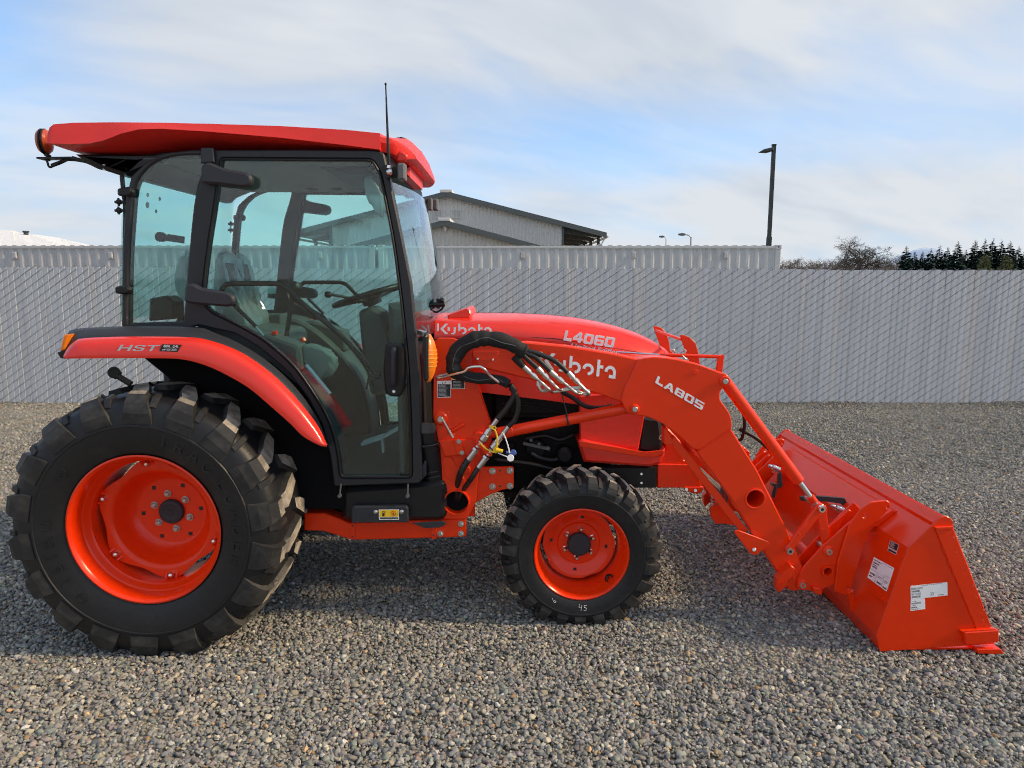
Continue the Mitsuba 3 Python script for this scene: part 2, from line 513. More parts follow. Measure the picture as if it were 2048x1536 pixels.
def tile_group(name, *a):
    m, c = stone_tile(*a)
    scene[name] = {'type': 'shapegroup', 'stones': mikit.ply(m, 'm_stone', True, None, c)}


tile_group('gravel_near', 11, 10000, 80, 0.0073)
tile_group('gravel_mid', 13, 10000, 20, 0.0076)
tile_group('gravel_mid_b', 14, 10000, 20, 0.0076)
tile_group('gravel_far', 15, 6200, 8, 0.0105, 0.45)
rg = np.random.default_rng(5)
count = 0
for row in range(8):
    y = 2.35 + row
    half = int(math.ceil(0.74 * (y + .5) + 0.3))
    for cx in range(-half - 2, half + 3):
        kind = 'gravel_near' if row < 1 and abs(cx) <= half else 'gravel_far' if abs(cx) > half + 1 else ('gravel_mid', 'gravel_mid_b')[rg.integers(0, 2)] if row < 4 else 'gravel_far'
        count += 1
        scene[f'gravel__{count:03d}'] = {'type': 'instance', 'group': {'type': 'ref', 'id': kind},
                                         'to_world': T().translate([cx, min(y, 8.84), 0.0]).rotate([0, 0, 1], float(90 * rg.integers(0, 4)))}
labels['gravel'] = dict(label='grey and tan crushed gravel covering the yard', category='gravel', kind='stuff')


def drift():
    m, c = stone_tile(31, 12000, 8, 0.0105, 0.3)
    v = np.asarray(m.vertices).reshape(12000, 6, 3)
    mid = v.mean(1)
    x, y = (mid[:, 0] + .5) * 22.0 - 11.0, (mid[:, 1] + .5)
    h = .012 + .075 * np.clip(meshkit.fbm(np.stack([x * .55 + 3, 0 * x, 0 * x], -1), 3) - .36, 0, 1)
    z = h * np.exp(-((1 - y) / .55) ** 2)
    q = v - mid[:, None] + np.stack([x, 9.36 - .62 * np.clip(1 - y, 0, 1) ** 1.2, mid[:, 2] + z - .004], -1)[:, None]
    return tm(q.reshape(-1, 3), m.faces), c


m, c = drift()
scene['gravel__drift'] = mikit.ply(m, 'm_stone', True, None, c)


# ------------------------------------------------------------------ chain link fence with privacy slats
def slat_tone(p, n, uv):
    i = dr.floor(p.x / 0.0755)
    r, r2 = NZ.cell_rand(i, 3), NZ.cell_rand(i, 9)
    streak = NZ.smoothstep(.55, .85, NZ.fbm(p.x * 40, p.z * 1.6 + r * 50, 0, 4))
    grime = NZ.smoothstep(.50, .80, NZ.fbm(p.x * 3 + 5, p.z * 3, 0, 4))
    c = mi.Color3f(.56, .575, .60) * (.94 + .10 * r)
    c = NZ.mix(c, mi.Color3f(.60, .585, .555), NZ.smoothstep(.8, .9, r2) * .6)
    return NZ.mix(c, mi.Color3f(.42, .41, .39), .30 * streak * (.3 + r2) + .16 * grime)


P('m_slat', mikit.proc(slat_tone), 0.42)
P('m_wire', (0.20, 0.20, 0.202), 0.5, 0.3)
FY, PITCH = 9.36, 0.0755
fence = thing('fence', 'grey privacy slat chain link fence across the back of the gravel yard', 'fence')


def fence_top(x):
    return 1.775 - 0.0022 * x + 0.008 * math.sin(x * 0.9)


prof = np.array([(-.0376, .0035), (-.0330, .0030), (-.0318, .0), (-.012, -.0012), (.012, -.0012), (.0290, .0), (.0318, -.003), (.0345, .0030), (.0376, .0035)])
rg = np.random.default_rng(21)
cols = range(-149, 149)
wires = []
for i in cols:
    x = (i + .5) * PITCH
    top = fence_top(x) + rg.normal(0, .004)
    lean, bow = rg.normal(0, .0025), rg.normal(0, .0012)
    q = prof * [1, 1] + [0, rg.normal(0, .0012)]
    ring = np.vstack([q, q[::-1] + [0, .0022]])
    rings = [np.column_stack([x + lean * (z - .9) + ring[:, 0], FY + bow * (z > .3) * (z < 1.5) + ring[:, 1], np.full(len(ring), z)]) for z in (0.005, 0.6, 1.2, top)]
    add('fence__slat', skin(rings), 'm_slat', False)
    z0 = (i % 2) * 0.0515 - 0.03
    for k in range(18):
        z = z0 + k * 0.103
        if z < -.02 or z + .06 > top + .035:
            continue
        wires.append(tube([(x - .0385, FY + .008, z - .007), (x - .034, FY - .0060, z + .001), (x - .012, FY - .0055, z + .020), (x + .012, FY - .0055, z + .034), (x + .034, FY - .0060, z + .051), (x + .0385, FY + .008, z + .058)], .0029, 5, False))
    if i % 2 == 0:
        wires.append(tube([(x - .02, FY - .006, top - .01), (x, FY - .004, top + .012), (x + .02, FY - .003, top + .016), (x + .034, FY + .004, top + .004)], .0022, 4))
add('fence__wire_mesh', join(wires), 'm_wire', False, kind='stuff')
for x in np.arange(-9.6, 9.7, 2.4):
    add('fence__post', rod((x, FY + .05, -.2), (x, FY + .05, 1.72), .03, 16), 'm_zinc')
add('fence__rail', rod((-11.2, FY + .05, 1.71), (11.2, FY + .05, 1.65), .021, 12), 'm_zinc')
add('fence__rail', rod((-11.2, FY + .05, .15), (11.2, FY + .05, .15), .021, 12), 'm_zinc')

# ------------------------------------------------------------------ shipping containers behind the fence
P('m_container', speckle((0.50, 0.51, 0.51), 0.05, 3.0, (0.36, 0.35, 0.33), 0.25, 1.7), 0.5)
P('m_container_b', speckle((0.44, 0.44, 0.45), 0.05, 3.0, (0.32, 0.31, 0.30), 0.25, 1.7), 0.5)


def container(x0, x1, Y, top, mat, label, vents):
    t = thing('shipping_container', label, 'shipping container', 'white shipping containers standing behind the fence')
    x = x0 + .16
    pts = []
    while x < x1 - .16:
        pts += [(x, 0.0), (x + .070, 0.0), (x + .139, .036), (x + .209, .036)]
        x += .278
    pts = [p for p in pts if p[0] < x1 - .15]
    p = np.array(pts)
    r0 = np.column_stack([p[:, 0], Y + .02 + p[:, 1], np.full(len(p), .15)])
    r1 = r0.copy(); r1[:, 2] = top - .10
    add(t + '__side_panel', sheet(np.stack([r0, r1]), .004), mat, False)
    add(t + '__top_rail', box(x0 + .16, x1 - .16, Y, Y + .07, top - .105, top - .03, .006), mat)
    n = int((x1 - x0 - .3) / .28)
    roof = []
    for k in range(n):
        a = x0 + .17 + k * .28
        roof += [(a, top - .030), (a + .05, top - .030), (a + .09, top - .012), (a + .19, top - .012), (a + .23, top - .030)]
    r = np.array(roof)
    g0 = np.column_stack([r[:, 0], np.full(len(r), Y + .02), r[:, 1]]); g1 = g0.copy(); g1[:, 1] = Y + 2.40
    add(t + '__roof', sheet(np.stack([g0, g1]), .004), mat, False)
    add(t + '__bottom_rail', box(x0 + .16, x1 - .16, Y, Y + .07, .02, .16, .006), mat)
    for a in (x0, x1 - .16):
        for b in (Y, Y + 2.28):
            add(t + '__corner_post', box(a, a + .16, b, b + .16, .12, top - .12, .01), mat)
            for z in (0, top - .118):
                add(t + '__corner_casting', slab(rounded([(a - .006, z), (a + .172, z), (a + .172, z + .118), (a - .006, z + .118)], .01), b - .006, b + .172, .006,
                                                 [rounded([(a + .05, z + .03), (a + .115, z + .03), (a + .115, z + .085), (a + .05, z + .085)], .03)]), mat)
    for a, b in ((x0, x0 + .05), (x1 - .05, x1)):
        add(t + '__end_panel', box(a, b, Y + .16, Y + 2.28, .1, top - .06, .006), mat)
    for v in vents:
        add(t + '__vent', [box(v - .055, v + .055, Y - .03, Y + .05, top - .36, top - .20, .012), box(v - .06, v + .06, Y - .034, Y + .03, top - .385, top - .36, .004)], 'm_container_b')
    return t


CY = 21.0
def cx_at(px): return float(at(px, 500, CY)[0])
container(cx_at(756), cx_at(1562), CY, 2.625, 'm_container', 'white corrugated shipping container behind the fence, right of the cab', [cx_at(v) for v in (1045, 1268, 1452)])
container(cx_at(756) - .10 - 12.19, cx_at(756) - .10, CY, 2.625, 'm_container_b', 'pale grey corrugated shipping container behind the fence, at the left end', [cx_at(v) for v in (28, 220, 640)])

# ------------------------------------------------------------------ metal buildings
P('m_siding', speckle((0.60, 0.575, 0.535), 0.04, 1.0), 0.5)
P('m_siding_dark', speckle((0.52, 0.50, 0.465), 0.04, 1.0), 0.5)
P('m_roof_trim', (0.085, 0.098, 0.10), 0.5)
P('m_roof_white', (0.58, 0.58, 0.58), 0.6)
P('m_beam', (0.04, 0.045, 0.048), 0.6)
P('m_pole', (0.020, 0.028, 0.028), 0.5)


def ribbed_gable(x0, x1, xr, zr, slope, Y, mat, key):
    xs, p = [], x0
    while p < x1 - .3:
        xs += [(p, 0), (p + .16, 0), (p + .20, -.045), (p + .265, -.045)]
        p += .305
    xs.append((x1, 0))
    a = np.array(xs)
    low = np.column_stack([a[:, 0], Y + a[:, 1], np.zeros(len(a))])
    hi = low.copy(); hi[:, 2] = zr - slope * np.abs(a[:, 0] - xr)
    return add(key, sheet(np.stack([low, hi]), .01), mat, False)


BY = 61.0
rx, rz = at(893, 380, BY)[0], at(893, 384, BY)[2]
ex, ez = at(1212, 466, BY)[0], at(1212, 466, BY)[2]
slope = (rz - ez) / (ex - rx)
wx = at(1126, 450, BY)[0]
t = thing('metal_building', 'large grey ribbed metal building with a wide dark gable roof, behind the containers', 'building')
half = wx - rx
ribbed_gable(rx - half, rx + half, rx, rz - .25, slope, BY, 'm_siding', t + '__wall')
for s in (-1, 1):
    e0, e1 = np.array([rx, BY - .5, rz]), np.array([rx + s * (ex - rx), BY - .5, ez])
    add(t + '__fascia', prism([(e0[0], e0[2] - .42), (e1[0], e1[2] - .42), (e1[0], e1[2]), (e0[0], e0[2])], [], lambda p: p[:, [0, 2, 1]], BY - .6, BY - .45, .01), 'm_roof_trim')
    add(t + '__roof', prism([(e0[0], e0[2] - .14), (e1[0], e1[2] - .14), (e1[0], e1[2] + .01), (e0[0], e0[2] + .01)], [], lambda p: p[:, [0, 2, 1]], BY - .449, BY + 30, .0), 'm_roof_trim')
    add(t + '__side_wall', box(rx + s * half - .06, rx + s * half + .06, BY + .05, BY + 30, 0, rz - slope * half - .3, .0), 'm_siding')
    add(t + '__corner_trim', box(rx + s * half - .09, rx + s * half + .09, BY - .1, BY - .034, 0, rz - slope * half - .32, .0), 'm_roof_trim')
    add(t + '__soffit', prism([(rx + s * half, rz - slope * half - .16), (rx + s * (ex - rx - .2), rz - slope * (ex - rx - .2) - .16), (rx + s * (ex - rx - .2), rz - slope * (ex - rx - .2) - .145), (rx + s * half, rz - slope * half - .145)], [], lambda p: p[:, [0, 2, 1]], BY - .44, BY + 29, 0), 'm_roof_white')
    for k in range(0, 4):
        yb = BY + .3 + k * 6.0
        xa, xb = rx + s * half, rx + s * (ex - rx - .3)
        za, zb = rz - slope * abs(xa - rx) - .15, rz - slope * abs(xb - rx) - .15
        add(t + '__canopy_beam', prism([(xa, za - .75), (xb, zb - .30), (xb, zb), (xa, za)], [], lambda p: p[:, [0, 2, 1]], yb, yb + .25, 0), 'm_beam')
        add(t + '__canopy_post', box(xb - s * .3 - .12, xb - s * .3 + .12, yb - .12, yb + .12, 0, zb - .25, 0), 'm_beam')
    add(t + '__gutter', rod((e1[0] + s * .05, BY - .45, e1[2] - .35), (e1[0] + s * .05, BY + 30, e1[2] - .35), .11, 8), 'm_siding')
    add(t + '__downspout', tube([(e1[0] - s * .1, BY - .3, e1[2] - .4), (e1[0] - s * .4, BY - .3, e1[2] - .95), (rx + s * (half + .1), BY - .3, e1[2] - 1.9), (rx + s * (half + .1), BY - .3, 0)], .07, 8), 'm_siding')
add(t + '__ridge_cap', box(rx - .5, rx + .5, BY - .64, BY + 30, rz - .10, rz + .14, .03), 'm_siding')
for px in (876, 914):
    c = at(px, 428, BY - .06)
    add(t + '__vent', slab([(c[0] - .36, c[2] - .36), (c[0] + .36, c[2] - .36), (c[0] + .36, c[2] + .36), (c[0] - .36, c[2] + .36)], BY - .14, BY - .032, .01,
                           [[(c[0] - .29, c[2] - .29), (c[0] + .29, c[2] - .29), (c[0] + .29, c[2] + .29), (c[0] - .29, c[2] + .29)]]), 'm_roof_white')
    add(t + '__louvre', [bar((c[0] - .29, BY - .05, c[2] - .27 + k * .09), (c[0] + .29, BY - .05, c[2] - .27 + k * .09), .02, .07) for k in range(7)], 'm_siding_dark')
WY = 55.0
r2x, r2z = at(889.5, 441, WY)[0], at(889.5, 441, WY)[2]
s2 = (r2z - at(1098, 496, WY)[2]) / (at(1098, 496, WY)[0] - r2x)
t = thing('metal_wing', 'lower grey ribbed gable in front of the large metal building', 'building')
h2 = 10.0
ribbed_gable(r2x - h2, r2x + h2, r2x, r2z - .25, s2, WY, 'm_siding_dark', t + '__wall')
for s in (-1, 1):
    e0, e1 = (r2x, r2z), (r2x + s * (h2 + .4), r2z - s2 * (h2 + .4))
    add(t + '__fascia', prism([(e0[0], e0[1] - .42), (e1[0], e1[1] - .42), (e1[0], e1[1]), (e0[0], e0[1])], [], lambda p: p[:, [0, 2, 1]], WY - .6, WY - .45, .01), 'm_roof_trim')
    add(t + '__roof', prism([(e0[0], e0[1] - .14), (e1[0], e1[1] - .14), (e1[0], e1[1] + .01), (e0[0], e0[1] + .01)], [], lambda p: p[:, [0, 2, 1]], WY - .449, BY - .7, .0), 'm_roof_trim')
add(t + '__ridge_cap', box(r2x - .45, r2x + .45, WY - .64, BY - .75, r2z - .08, r2z + .15, .03), 'm_roof_white')
c = at(890.5, 455, WY - .1)
add(t + '__wall_light', lathe([(0, .5), (.10, .42), (.17, .2), (.15, 0), (.08, -.18), (0, -.25)], c - [0, .1, .1], (0, 0, 1), 14), 'm_roof_white')

t = thing('white_roof_building', 'low building with a white roof behind the left container', 'building')
VY = 46.0
rp = xz([(-260, 452), (26, 462), (27, 466), (60, 469), (120, 477), (166, 491)], VY)
eave = [at(px, 494, VY) for px in (-300, 20, 30, 66, 128, 176)]
ridge = [at(px, py, VY + 8) for px, py in ((-260, 452), (26, 462), (27, 466), (60, 469), (120, 477), (160, 491))]
far_eave = [(r[0], VY + 16, e[2]) for r, e in zip(ridge, eave)]
add(t + '__roof', sheet(np.array([eave, ridge, far_eave]), -.05), 'm_roof_white', False)
add(t + '__wall', box(rp[0][0] + .4, rp[-1][0] - .4, VY + .4, VY + 15.6, 0, eave[0][2] - .08, 0), 'm_siding')
c = at(52, 467, VY + 7)
add(t + '__roof_vent', [rod(c - [0, 0, .4], c + [0, 0, .08], .16, 10), rod(c + [0, 0, .08], c + [0, 0, .18], .22, 10)], 'm_beam')

# ------------------------------------------------------------------ lamps
LY = 26.0
t = thing('lamp_post', 'tall dark square lamp post with one flat head, behind the container', 'lamp post')
base, top = at(1538, 490, LY), at(1547.5, 291, LY)
lx = (base[0] + top[0]) / 2
add(t + '__pole', box(lx - .062, lx + .062, LY - .062, LY + .062, -.1, top[2], .008), 'm_pole')
add(t + '__pole_cap', box(lx - .072, lx + .072, LY - .072, LY + .072, top[2] + .001, top[2] + .04, .008), 'm_pole')
add(t + '__base_cover', box(lx - .078, lx + .078, LY - .078, LY + .078, 1.2, at(1538, 474, LY)[2], .01), 'm_pole')
hd = xz([(1545, 296), (1538, 296.5), (1527, 299), (1517.5, 304.5), (1534, 305.5), (1541, 303.5), (1545, 302)], LY)
add(t + '__lamp_head', slab(hd, LY - .14, LY + .14, .03), 'm_pole')
for px, py, lean, Y, r, lab in ((1382, 474, 15, 92.0, .11, 'small grey street lamp with curved arm above the container, right of two'), (1332, 478.5, 6, 120.0, .07, 'thin pale street lamp with short arm above the container, left of two')):
    t = thing('street_lamp', lab, 'street lamp')
    b = at(px, py, Y)
    s = Y / FOCAL
    add(t + '__pole', tube([(b[0], Y, 0), (b[0], Y, b[2])], [r * 1.3, r], 10), 'm_zinc')
    e = (b[0] - lean * s, Y, b[2] + 5.0 * s)
    add(t + '__arm', tube(curve([(b[0], Y, b[2] - 1.0 * s), (b[0] - lean * s * .35, Y, b[2] + 3.5 * s), e], 6), r * .7, 8), 'm_zinc')
    add(t + '__lamp_head', lathe([(0, 0), (.14, .1), (.2, .5), (.12, .9), (0, 1.0)], np.array(e) + [.3, 0, 0], (-1, 0, 0), 10), 'm_grey')

# ------------------------------------------------------------------ trees and hills
P('m_bark', (0.075, 0.065, 0.058), 0.9)
P('m_bark_pale', (0.13, 0.115, 0.105), 0.9)
for nm_, c_ in (('m_needles', (0.052, 0.082, 0.074)), ('m_bush', (0.12, 0.13, 0.065))):
    scene[nm_] = {'type': 'twosided', 'bsdf': {'type': 'diffuse', 'reflectance': speckle(c_, 0.4, 1.3)}}
P('m_twigs', (0.17, 0.145, 0.13), 0.9)


def bare_tree(seed, base, height, spread, levels=6, trunk=.05, mat='m_bark', label='', category='tree', group=None, wide=1.0):
    rg = np.random.default_rng(seed)
    limbs, fine = [], []
    def grow(p, d, L, r, lev):
        n = 4 if lev < 3 else 2
        path, q = [p], d
        for k in range(n):
            q = q + rg.normal(0, .13, 3) + np.array([0, 0, .03 if lev > 1 else 0.02]); q /= np.linalg.norm(q)
            path.append(path[-1] + q * L / n)
        rr = np.maximum(np.linspace(r, r * .62, n + 1), height * .0011)
        (limbs if lev < 3 else fine).append(tube(path, rr, 6 if lev < 2 else 4 if lev < 4 else 3, False))
        if lev >= levels:
            return
        for k in range(rg.integers(2, 4) if 0 < lev < 7 else 5 if not lev else 2):
            a = rg.uniform(.35, .95) if lev else rg.uniform(.45, .95)
            u, w, _ = basis(q)
            az = rg.uniform(0, 6.283)
            nd = q * math.cos(a) + (u * math.cos(az) + w * math.sin(az)) * math.sin(a) * spread
            nd[2] += .12; nd /= np.linalg.norm(nd)
            grow(path[rg.integers(n // 2, n + 1)] if lev else path[-1 - (k > 1)], nd, L * rg.uniform(.62, .86), r * .60, lev + 1)
    grow(np.array(base, float), np.array([0, 0, 1.0]), height * .26, height * trunk, 0)
    top = max(m.vertices[:, 2].max() for m in limbs + fine)
    k = height / (top - base[2])
    M = np.diag([k * wide, k * wide, k, 1.0]); M[:3, 3] = np.array(base) - M[:3, :3] @ np.array(base)
    t = thing('bare_tree', label, category, group)
    add(t + '__trunk', moved(join(limbs), M), mat, True)
    add(t + '__crown', moved(join(fine), M), mat, True)


def nth(k, n):
    return ['first', 'second', 'third', 'fourth', 'fifth', 'sixth', 'seventh', 'eighth', 'ninth', 'tenth', 'eleventh', 'twelfth', 'thirteenth', 'fourteenth', 'fifteenth', 'sixteenth', 'seventeenth', 'eighteenth', 'nineteenth', 'twentieth'][k]


def conifer(seed, base, height, radius, label, group):
    rg = np.random.default_rng(seed)
    t = thing('conifer', label, 'conifer', group)
    add(t + '__trunk', tube([base, np.array(base) + [0, 0, height * .97]], [height * .022, height * .004], 6), 'm_bark')
    vs, fs = [], []
    n = 0
    for k in range(34):
        h = .04 + .95 * (k / 33) ** .92
        R = radius * ((1 - h) ** .8 + .035) * rg.uniform(.8, 1.15)
        for j in range(max(5, int(22 * (1 - h) + 6))):
            a = rg.uniform(0, 6.283)
            L = R * rg.uniform(.65, 1.15)
            z = base[2] + h * height + rg.normal(0, height * .012)
            d = np.array([math.cos(a), math.sin(a), 0]); s = np.array([-d[1], d[0], 0])
            root = np.array([base[0], base[1], z]) + d * L * .05
            tip = np.array([base[0], base[1], z - L * rg.uniform(.05, .45) + height * .015]) + d * L
            mid = (root + tip) / 2 + [0, 0, L * .10]
            w = L * rg.uniform(.26, .42)
            vs += [root, mid + s * w, tip, mid - s * w, mid + [0, 0, -L * .16]]
            fs += [[n, n + 1, n + 2], [n, n + 2, n + 3], [n, n + 4, n + 1], [n + 1, n + 4, n + 2], [n + 2, n + 4, n + 3], [n + 3, n + 4, n]]
            n += 5
    add(t + '__crown', tm(vs, fs), 'm_needles', False)


TY = 118.0
b = at(1716, 540, TY); b[2] = 0
bare_tree(11, b, at(1716, 470, TY)[2], 2.0, 8, .026, 'm_bark', 'large bare rounded tree beyond the fence, left of the conifers', wide=1.35)
low = [(1572, 513), (1584, 510), (1597, 513), (1611, 516), (1626, 518), (1640, 515), (1654, 509), (1668, 511), (1682, 514), (1697, 517), (1741, 520), (1754, 511), (1767, 509), (1781, 508), (1794, 514)]
for k, (px, py) in enumerate(low):
    Y = 150.0 + 7 * (k * 5 % 7)
    b = at(px, 540, Y); b[2] = 0
    bare_tree(40 + k, b, at(px, py, Y)[2], 1.6, 6, .03, 'm_bark_pale' if k % 2 else 'm_twigs', f'small hazy bare tree, {nth(k, 15)} from the left in the low line beyond the fence', 'tree', 'small bare trees on the skyline', 1.7)
spec = [(1810, 492), (1827, 503), (1843, 503), (1859, 497), (1876, 491), (1892, 494), (1912, 482), (1929, 499), (1946, 480), (1965, 478), (1981, 477), (1998, 481), (2016, 482), (2034, 492), (2047, 500), (2066, 486)]
for k, (px, py) in enumerate(spec):
    Y = 108.0 + (k % 3) * 2.5
    b = at(px, 540, Y); b[2] = 0
    h = at(px, py, Y)[2]
    conifer(300 + k, b, h, .23 * h + .85, f'dark conical conifer, {nth(k, 16)} from the left in the row beyond the fence', 'row of dark conifers at the right')
rg = np.random.default_rng(77)
for px, py, w, lab in ((1968, 508, 20, 'olive green bushy tree in front of the conifers, left of two'), (2012, 512, 22, 'olive green bushy tree in front of the conifers, right of two')):
    Y = 96.0
    b = at(px, 540, Y); b[2] = 0
    hz = at(px, py, Y)[2]
    wd = w * Y / FOCAL
    t = thing('bushy_tree', lab, 'tree')
    add(t + '__trunk', tube([b, b + [0, 0, hz * .6]], [.16, .08], 6), 'm_bark')
    n = 900
    p = rg.normal(size=(n, 3)); p /= np.linalg.norm(p, axis=1, keepdims=True)
    p *= rg.uniform(.45, 1.0, (n, 1)) * (0.8 + 0.4 * meshkit.noise(p * 3 + px)[:, None])
    c = b + [0, 0, hz * .58] + p * [wd / 2, wd / 2, hz * .43]
    o = rg.normal(size=(n, 3, 3)) * .16
    add(t + '__crown', tm((c[:, None] + o).reshape(-1, 3), np.arange(n * 3).reshape(-1, 3)), 'm_bush', False)

P('m_hazy_snow', speckle((0.50, 0.58, 0.68), 0.05, 0.002), 0.9)  # snow with distant air haze painted into its blue grey colour
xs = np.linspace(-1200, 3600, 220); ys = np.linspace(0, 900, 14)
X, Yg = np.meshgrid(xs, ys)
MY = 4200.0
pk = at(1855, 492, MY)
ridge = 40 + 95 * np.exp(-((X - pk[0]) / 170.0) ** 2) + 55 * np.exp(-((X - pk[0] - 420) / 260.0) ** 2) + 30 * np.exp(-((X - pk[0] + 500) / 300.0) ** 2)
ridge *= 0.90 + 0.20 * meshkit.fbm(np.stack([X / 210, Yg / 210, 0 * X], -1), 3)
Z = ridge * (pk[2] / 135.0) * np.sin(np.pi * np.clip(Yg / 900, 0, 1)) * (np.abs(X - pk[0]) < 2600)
add('mountain', tm(np.stack([X, MY - 450 + Yg, Z - 12], -1).reshape(-1, 3), [[r * 220 + c, r * 220 + c + 1, (r + 1) * 220 + c + 1, (r + 1) * 220 + c] for r in range(13) for c in range(219)]), 'm_hazy_snow', True, kind='structure')


# ------------------------------------------------------------------ the tractor
YC = 3.84                                                     # its centre line, metres ahead of the camera
TR = thing('tractor', 'red orange compact tractor with a cab, front loader and bucket standing on the gravel', 'tractor')
MIRROR = np.diag([1.0, -1.0, 1.0, 1.0]); MIRROR[1, 3] = 2 * YC
FRONT = (0, -1, 0)


def part(name, mesh, mat, smooth=32, label=None, kind=None):
    return add(f'{TR}__{name}', mesh, mat, smooth, label, kind=kind)


def both(name, mesh, mat, smooth=32):
    mesh = join(mesh) if isinstance(mesh, list) else mesh
    a = part(name, mesh, mat, smooth)
    b = part(name, moved(mesh, MIRROR), mat, smooth)
    return a, b


def sub(holder, name, mesh, mat, smooth=32, label=None):
    return add(f'{holder}__{name}', mesh, mat, smooth, label)


def sub2(holders, name, mesh, mat, smooth=32):
    mesh = join(mesh) if isinstance(mesh, list) else mesh
    sub(holders[0], name, mesh, mat, smooth)
    sub(holders[1], name, moved(mesh, MIRROR), mat, smooth)


# --- lettering
def arc(cx, cy, r, a0, a1, n=18):
    a = np.radians(np.linspace(a0, a1, n))
    return [(cx + r * math.cos(t), cy + r * math.sin(t)) for t in a]


def stroke(pts, w):
    return LineString(pts).buffer(w / 2, cap_style=2, join_style=2)


def wordmark():
    s, R = .19, .295
    out = [sbox(0, .28, s, 1.0)]
    out.append(stroke([(1.0, 1.06), (.46, .5), (1.0, -.06)], s * 1.1).intersection(sbox(0, 0, 1.03, 1)))
    out.append(sbox(1.03, .32, 1.03 + s, .69))
    out.append(stroke([(1.715, .69), (1.715, R)] + arc(1.715 - R, R, R, 0, -78)[1:], s).intersection(sbox(1, 0, 2, .69)).union(sbox(1.36, 0, 1.5, s * .6)))
    b = affinity.scale(stroke(arc(2.45, .345, R, 140, -90), s), 1, .69 / .78, origin=(2.45, .345))
    out.append(sbox(2.04, .3, 2.04 + s, 1.0).union(b))
    out.append(affinity.scale(stroke(arc(3.345, .345, R, 180, -90), s), 1, .69 / .78, origin=(3.345, .345)))
    out.append(sbox(3.94, 0, 3.94 + s, 1.0).union(sbox(4.12, .5, 4.36, .5 + s)))
    a = stroke(arc(4.86, .345, R, 180, 0) + [(4.86 + R, 0)], s)
    out.append(a.union(sbox(4.80, 0, 5.06, s)))
    return out


def model_code(text):
    s, out, x = .27, [], 0.0
    for ch in text:
        R = lambda q, r: q.buffer(-r).buffer(r)                # noqa: E731
        frame = sbox(0, 0, .96, 1).buffer(-.16).buffer(.16)
        hole = sbox(s, s * .8, .96 - s, 1 - s * .8)
        if ch == 'L':
            g = sbox(0, 0, s, 1).union(sbox(0, 0, .80, s))
        elif ch == '4':
            g = sbox(.56, 0, .56 + s, 1).union(sbox(0, .22, .98, .22 + s * .85)).union(Polygon([(.0, .22), (.0, .42), (.52, 1.0), (.80, 1.0), (.26, .38)]))
        elif ch == '0':
            g = frame.difference(hole)
        elif ch == '6':
            g = frame.difference(sbox(s, .19, .96 - s, .40)).difference(sbox(s, .60, .96 - s, .81)).difference(sbox(.90 - s, .60, 1.0, .81))
        elif ch == '8':
            g = frame.difference(sbox(s, .19, .96 - s, .41)).difference(sbox(s, .60, .96 - s, .81))
        elif ch == '5':
            g = frame.difference(sbox(-.1, .19, .96 - s, .38)).difference(sbox(s, .60, 1.1, .81)).union(sbox(0, .8, .94, 1))
        elif ch == 'A':
            g = Polygon([(0, 0), (.42, 1), (.70, 1), (1.06, 0), (.78, 0), (.70, .22), (.36, .22), (.27, 0)]).difference(Polygon([(.42, .40), (.64, .40), (.555, .72)]))
        out += list(getattr(affinity.translate(g, x), 'geoms', [affinity.translate(g, x)]))
        x += g.bounds[2] + .13
    return out, x


def decal(shape, O, ex, ey, Y, depth=.0012):
    """Raised lettering: unit shapes, or a text mesh, laid on the upright plane Y with photo-measured baseline, run and rise."""
    O, ex, ey = (np.asarray(q, float) for q in (O, ex, ey))
    q0, qx, qy = at(*O, Y), at(*(O + ex), Y), at(*(O + ey), Y)
    X, U = qx - q0, qy - q0
    fr = lambda p: q0 + p[:, 0:1] * X + p[:, 1:2] * U - p[:, 2:3] * np.array([0, 1.0, 0])   # noqa: E731
    if isinstance(shape, trimesh.Trimesh):
        v = np.asarray(shape.vertices)
        return tm(fr(v), shape.faces)
    ms = []
    for g in shape:
        for h in getattr(g, 'geoms', [g]):
            ms.append(prism(np.array(h.exterior.coords)[:-1], [np.array(r.coords)[:-1] for r in h.interiors], fr, 0, depth, 0))
    return join(ms)


def text(s, bold=True, depth=.0012):
    return meshkit.text_mesh(s, 1.0, depth, bold)


def text_width(m):
    return m.vertices[:, 0].max()


# --- wheels
def tyre(R, half, rb, lugs, profile, stations, ridge):
    prof = profile + [(r, -w) for r, w in profile[::-1][1:]]
    prof = prof + [prof[0]]
    body = lathe([(r, half - w) for r, w in prof], (0, 0, 0), (0, 1, 0), 120)
    sides, tops = [], []

    def one(theta, sign, st, split):
        vs = []
        for (rb_, wb, rt, wt, hb, ht, off) in st:
            for (r, w, h) in ((rb_, wb, -hb), (rt, wt, -ht), (rt, wt, ht), (rb_, wb, hb)):
                a = theta + off + h / r
                vs.append([r * math.cos(a), half - sign * w, r * math.sin(a)])
        n = len(st)
        fs, ft = [], []
        for i in range(n - 1):
            for j in range(3):
                q = [i * 4 + j, i * 4 + j + 1, (i + 1) * 4 + j + 1, (i + 1) * 4 + j]
                if sign > 0:
                    q = q[::-1]
                (ft if j == 1 and i >= split else fs).append(q)
        for e in (0, (n - 1) * 4):
            q = [e, e + 1, e + 2, e + 3]
            fs.append(q if (e == 0) == (sign > 0) else q[::-1])
        sides.append(tm(vs, fs))
        if ft:
            tops.append(tm(vs, ft))
    for k in range(lugs):
        for sign, ph in ((1, 0.0), (-1, math.pi / lugs)):
            th = 2 * math.pi * k / lugs + ph
            one(th, sign, stations, 3)
            one(th, sign, ridge, 99)
    fix = lambda m: m                                          # noqa: E731
    return body, join(sides), join(tops)


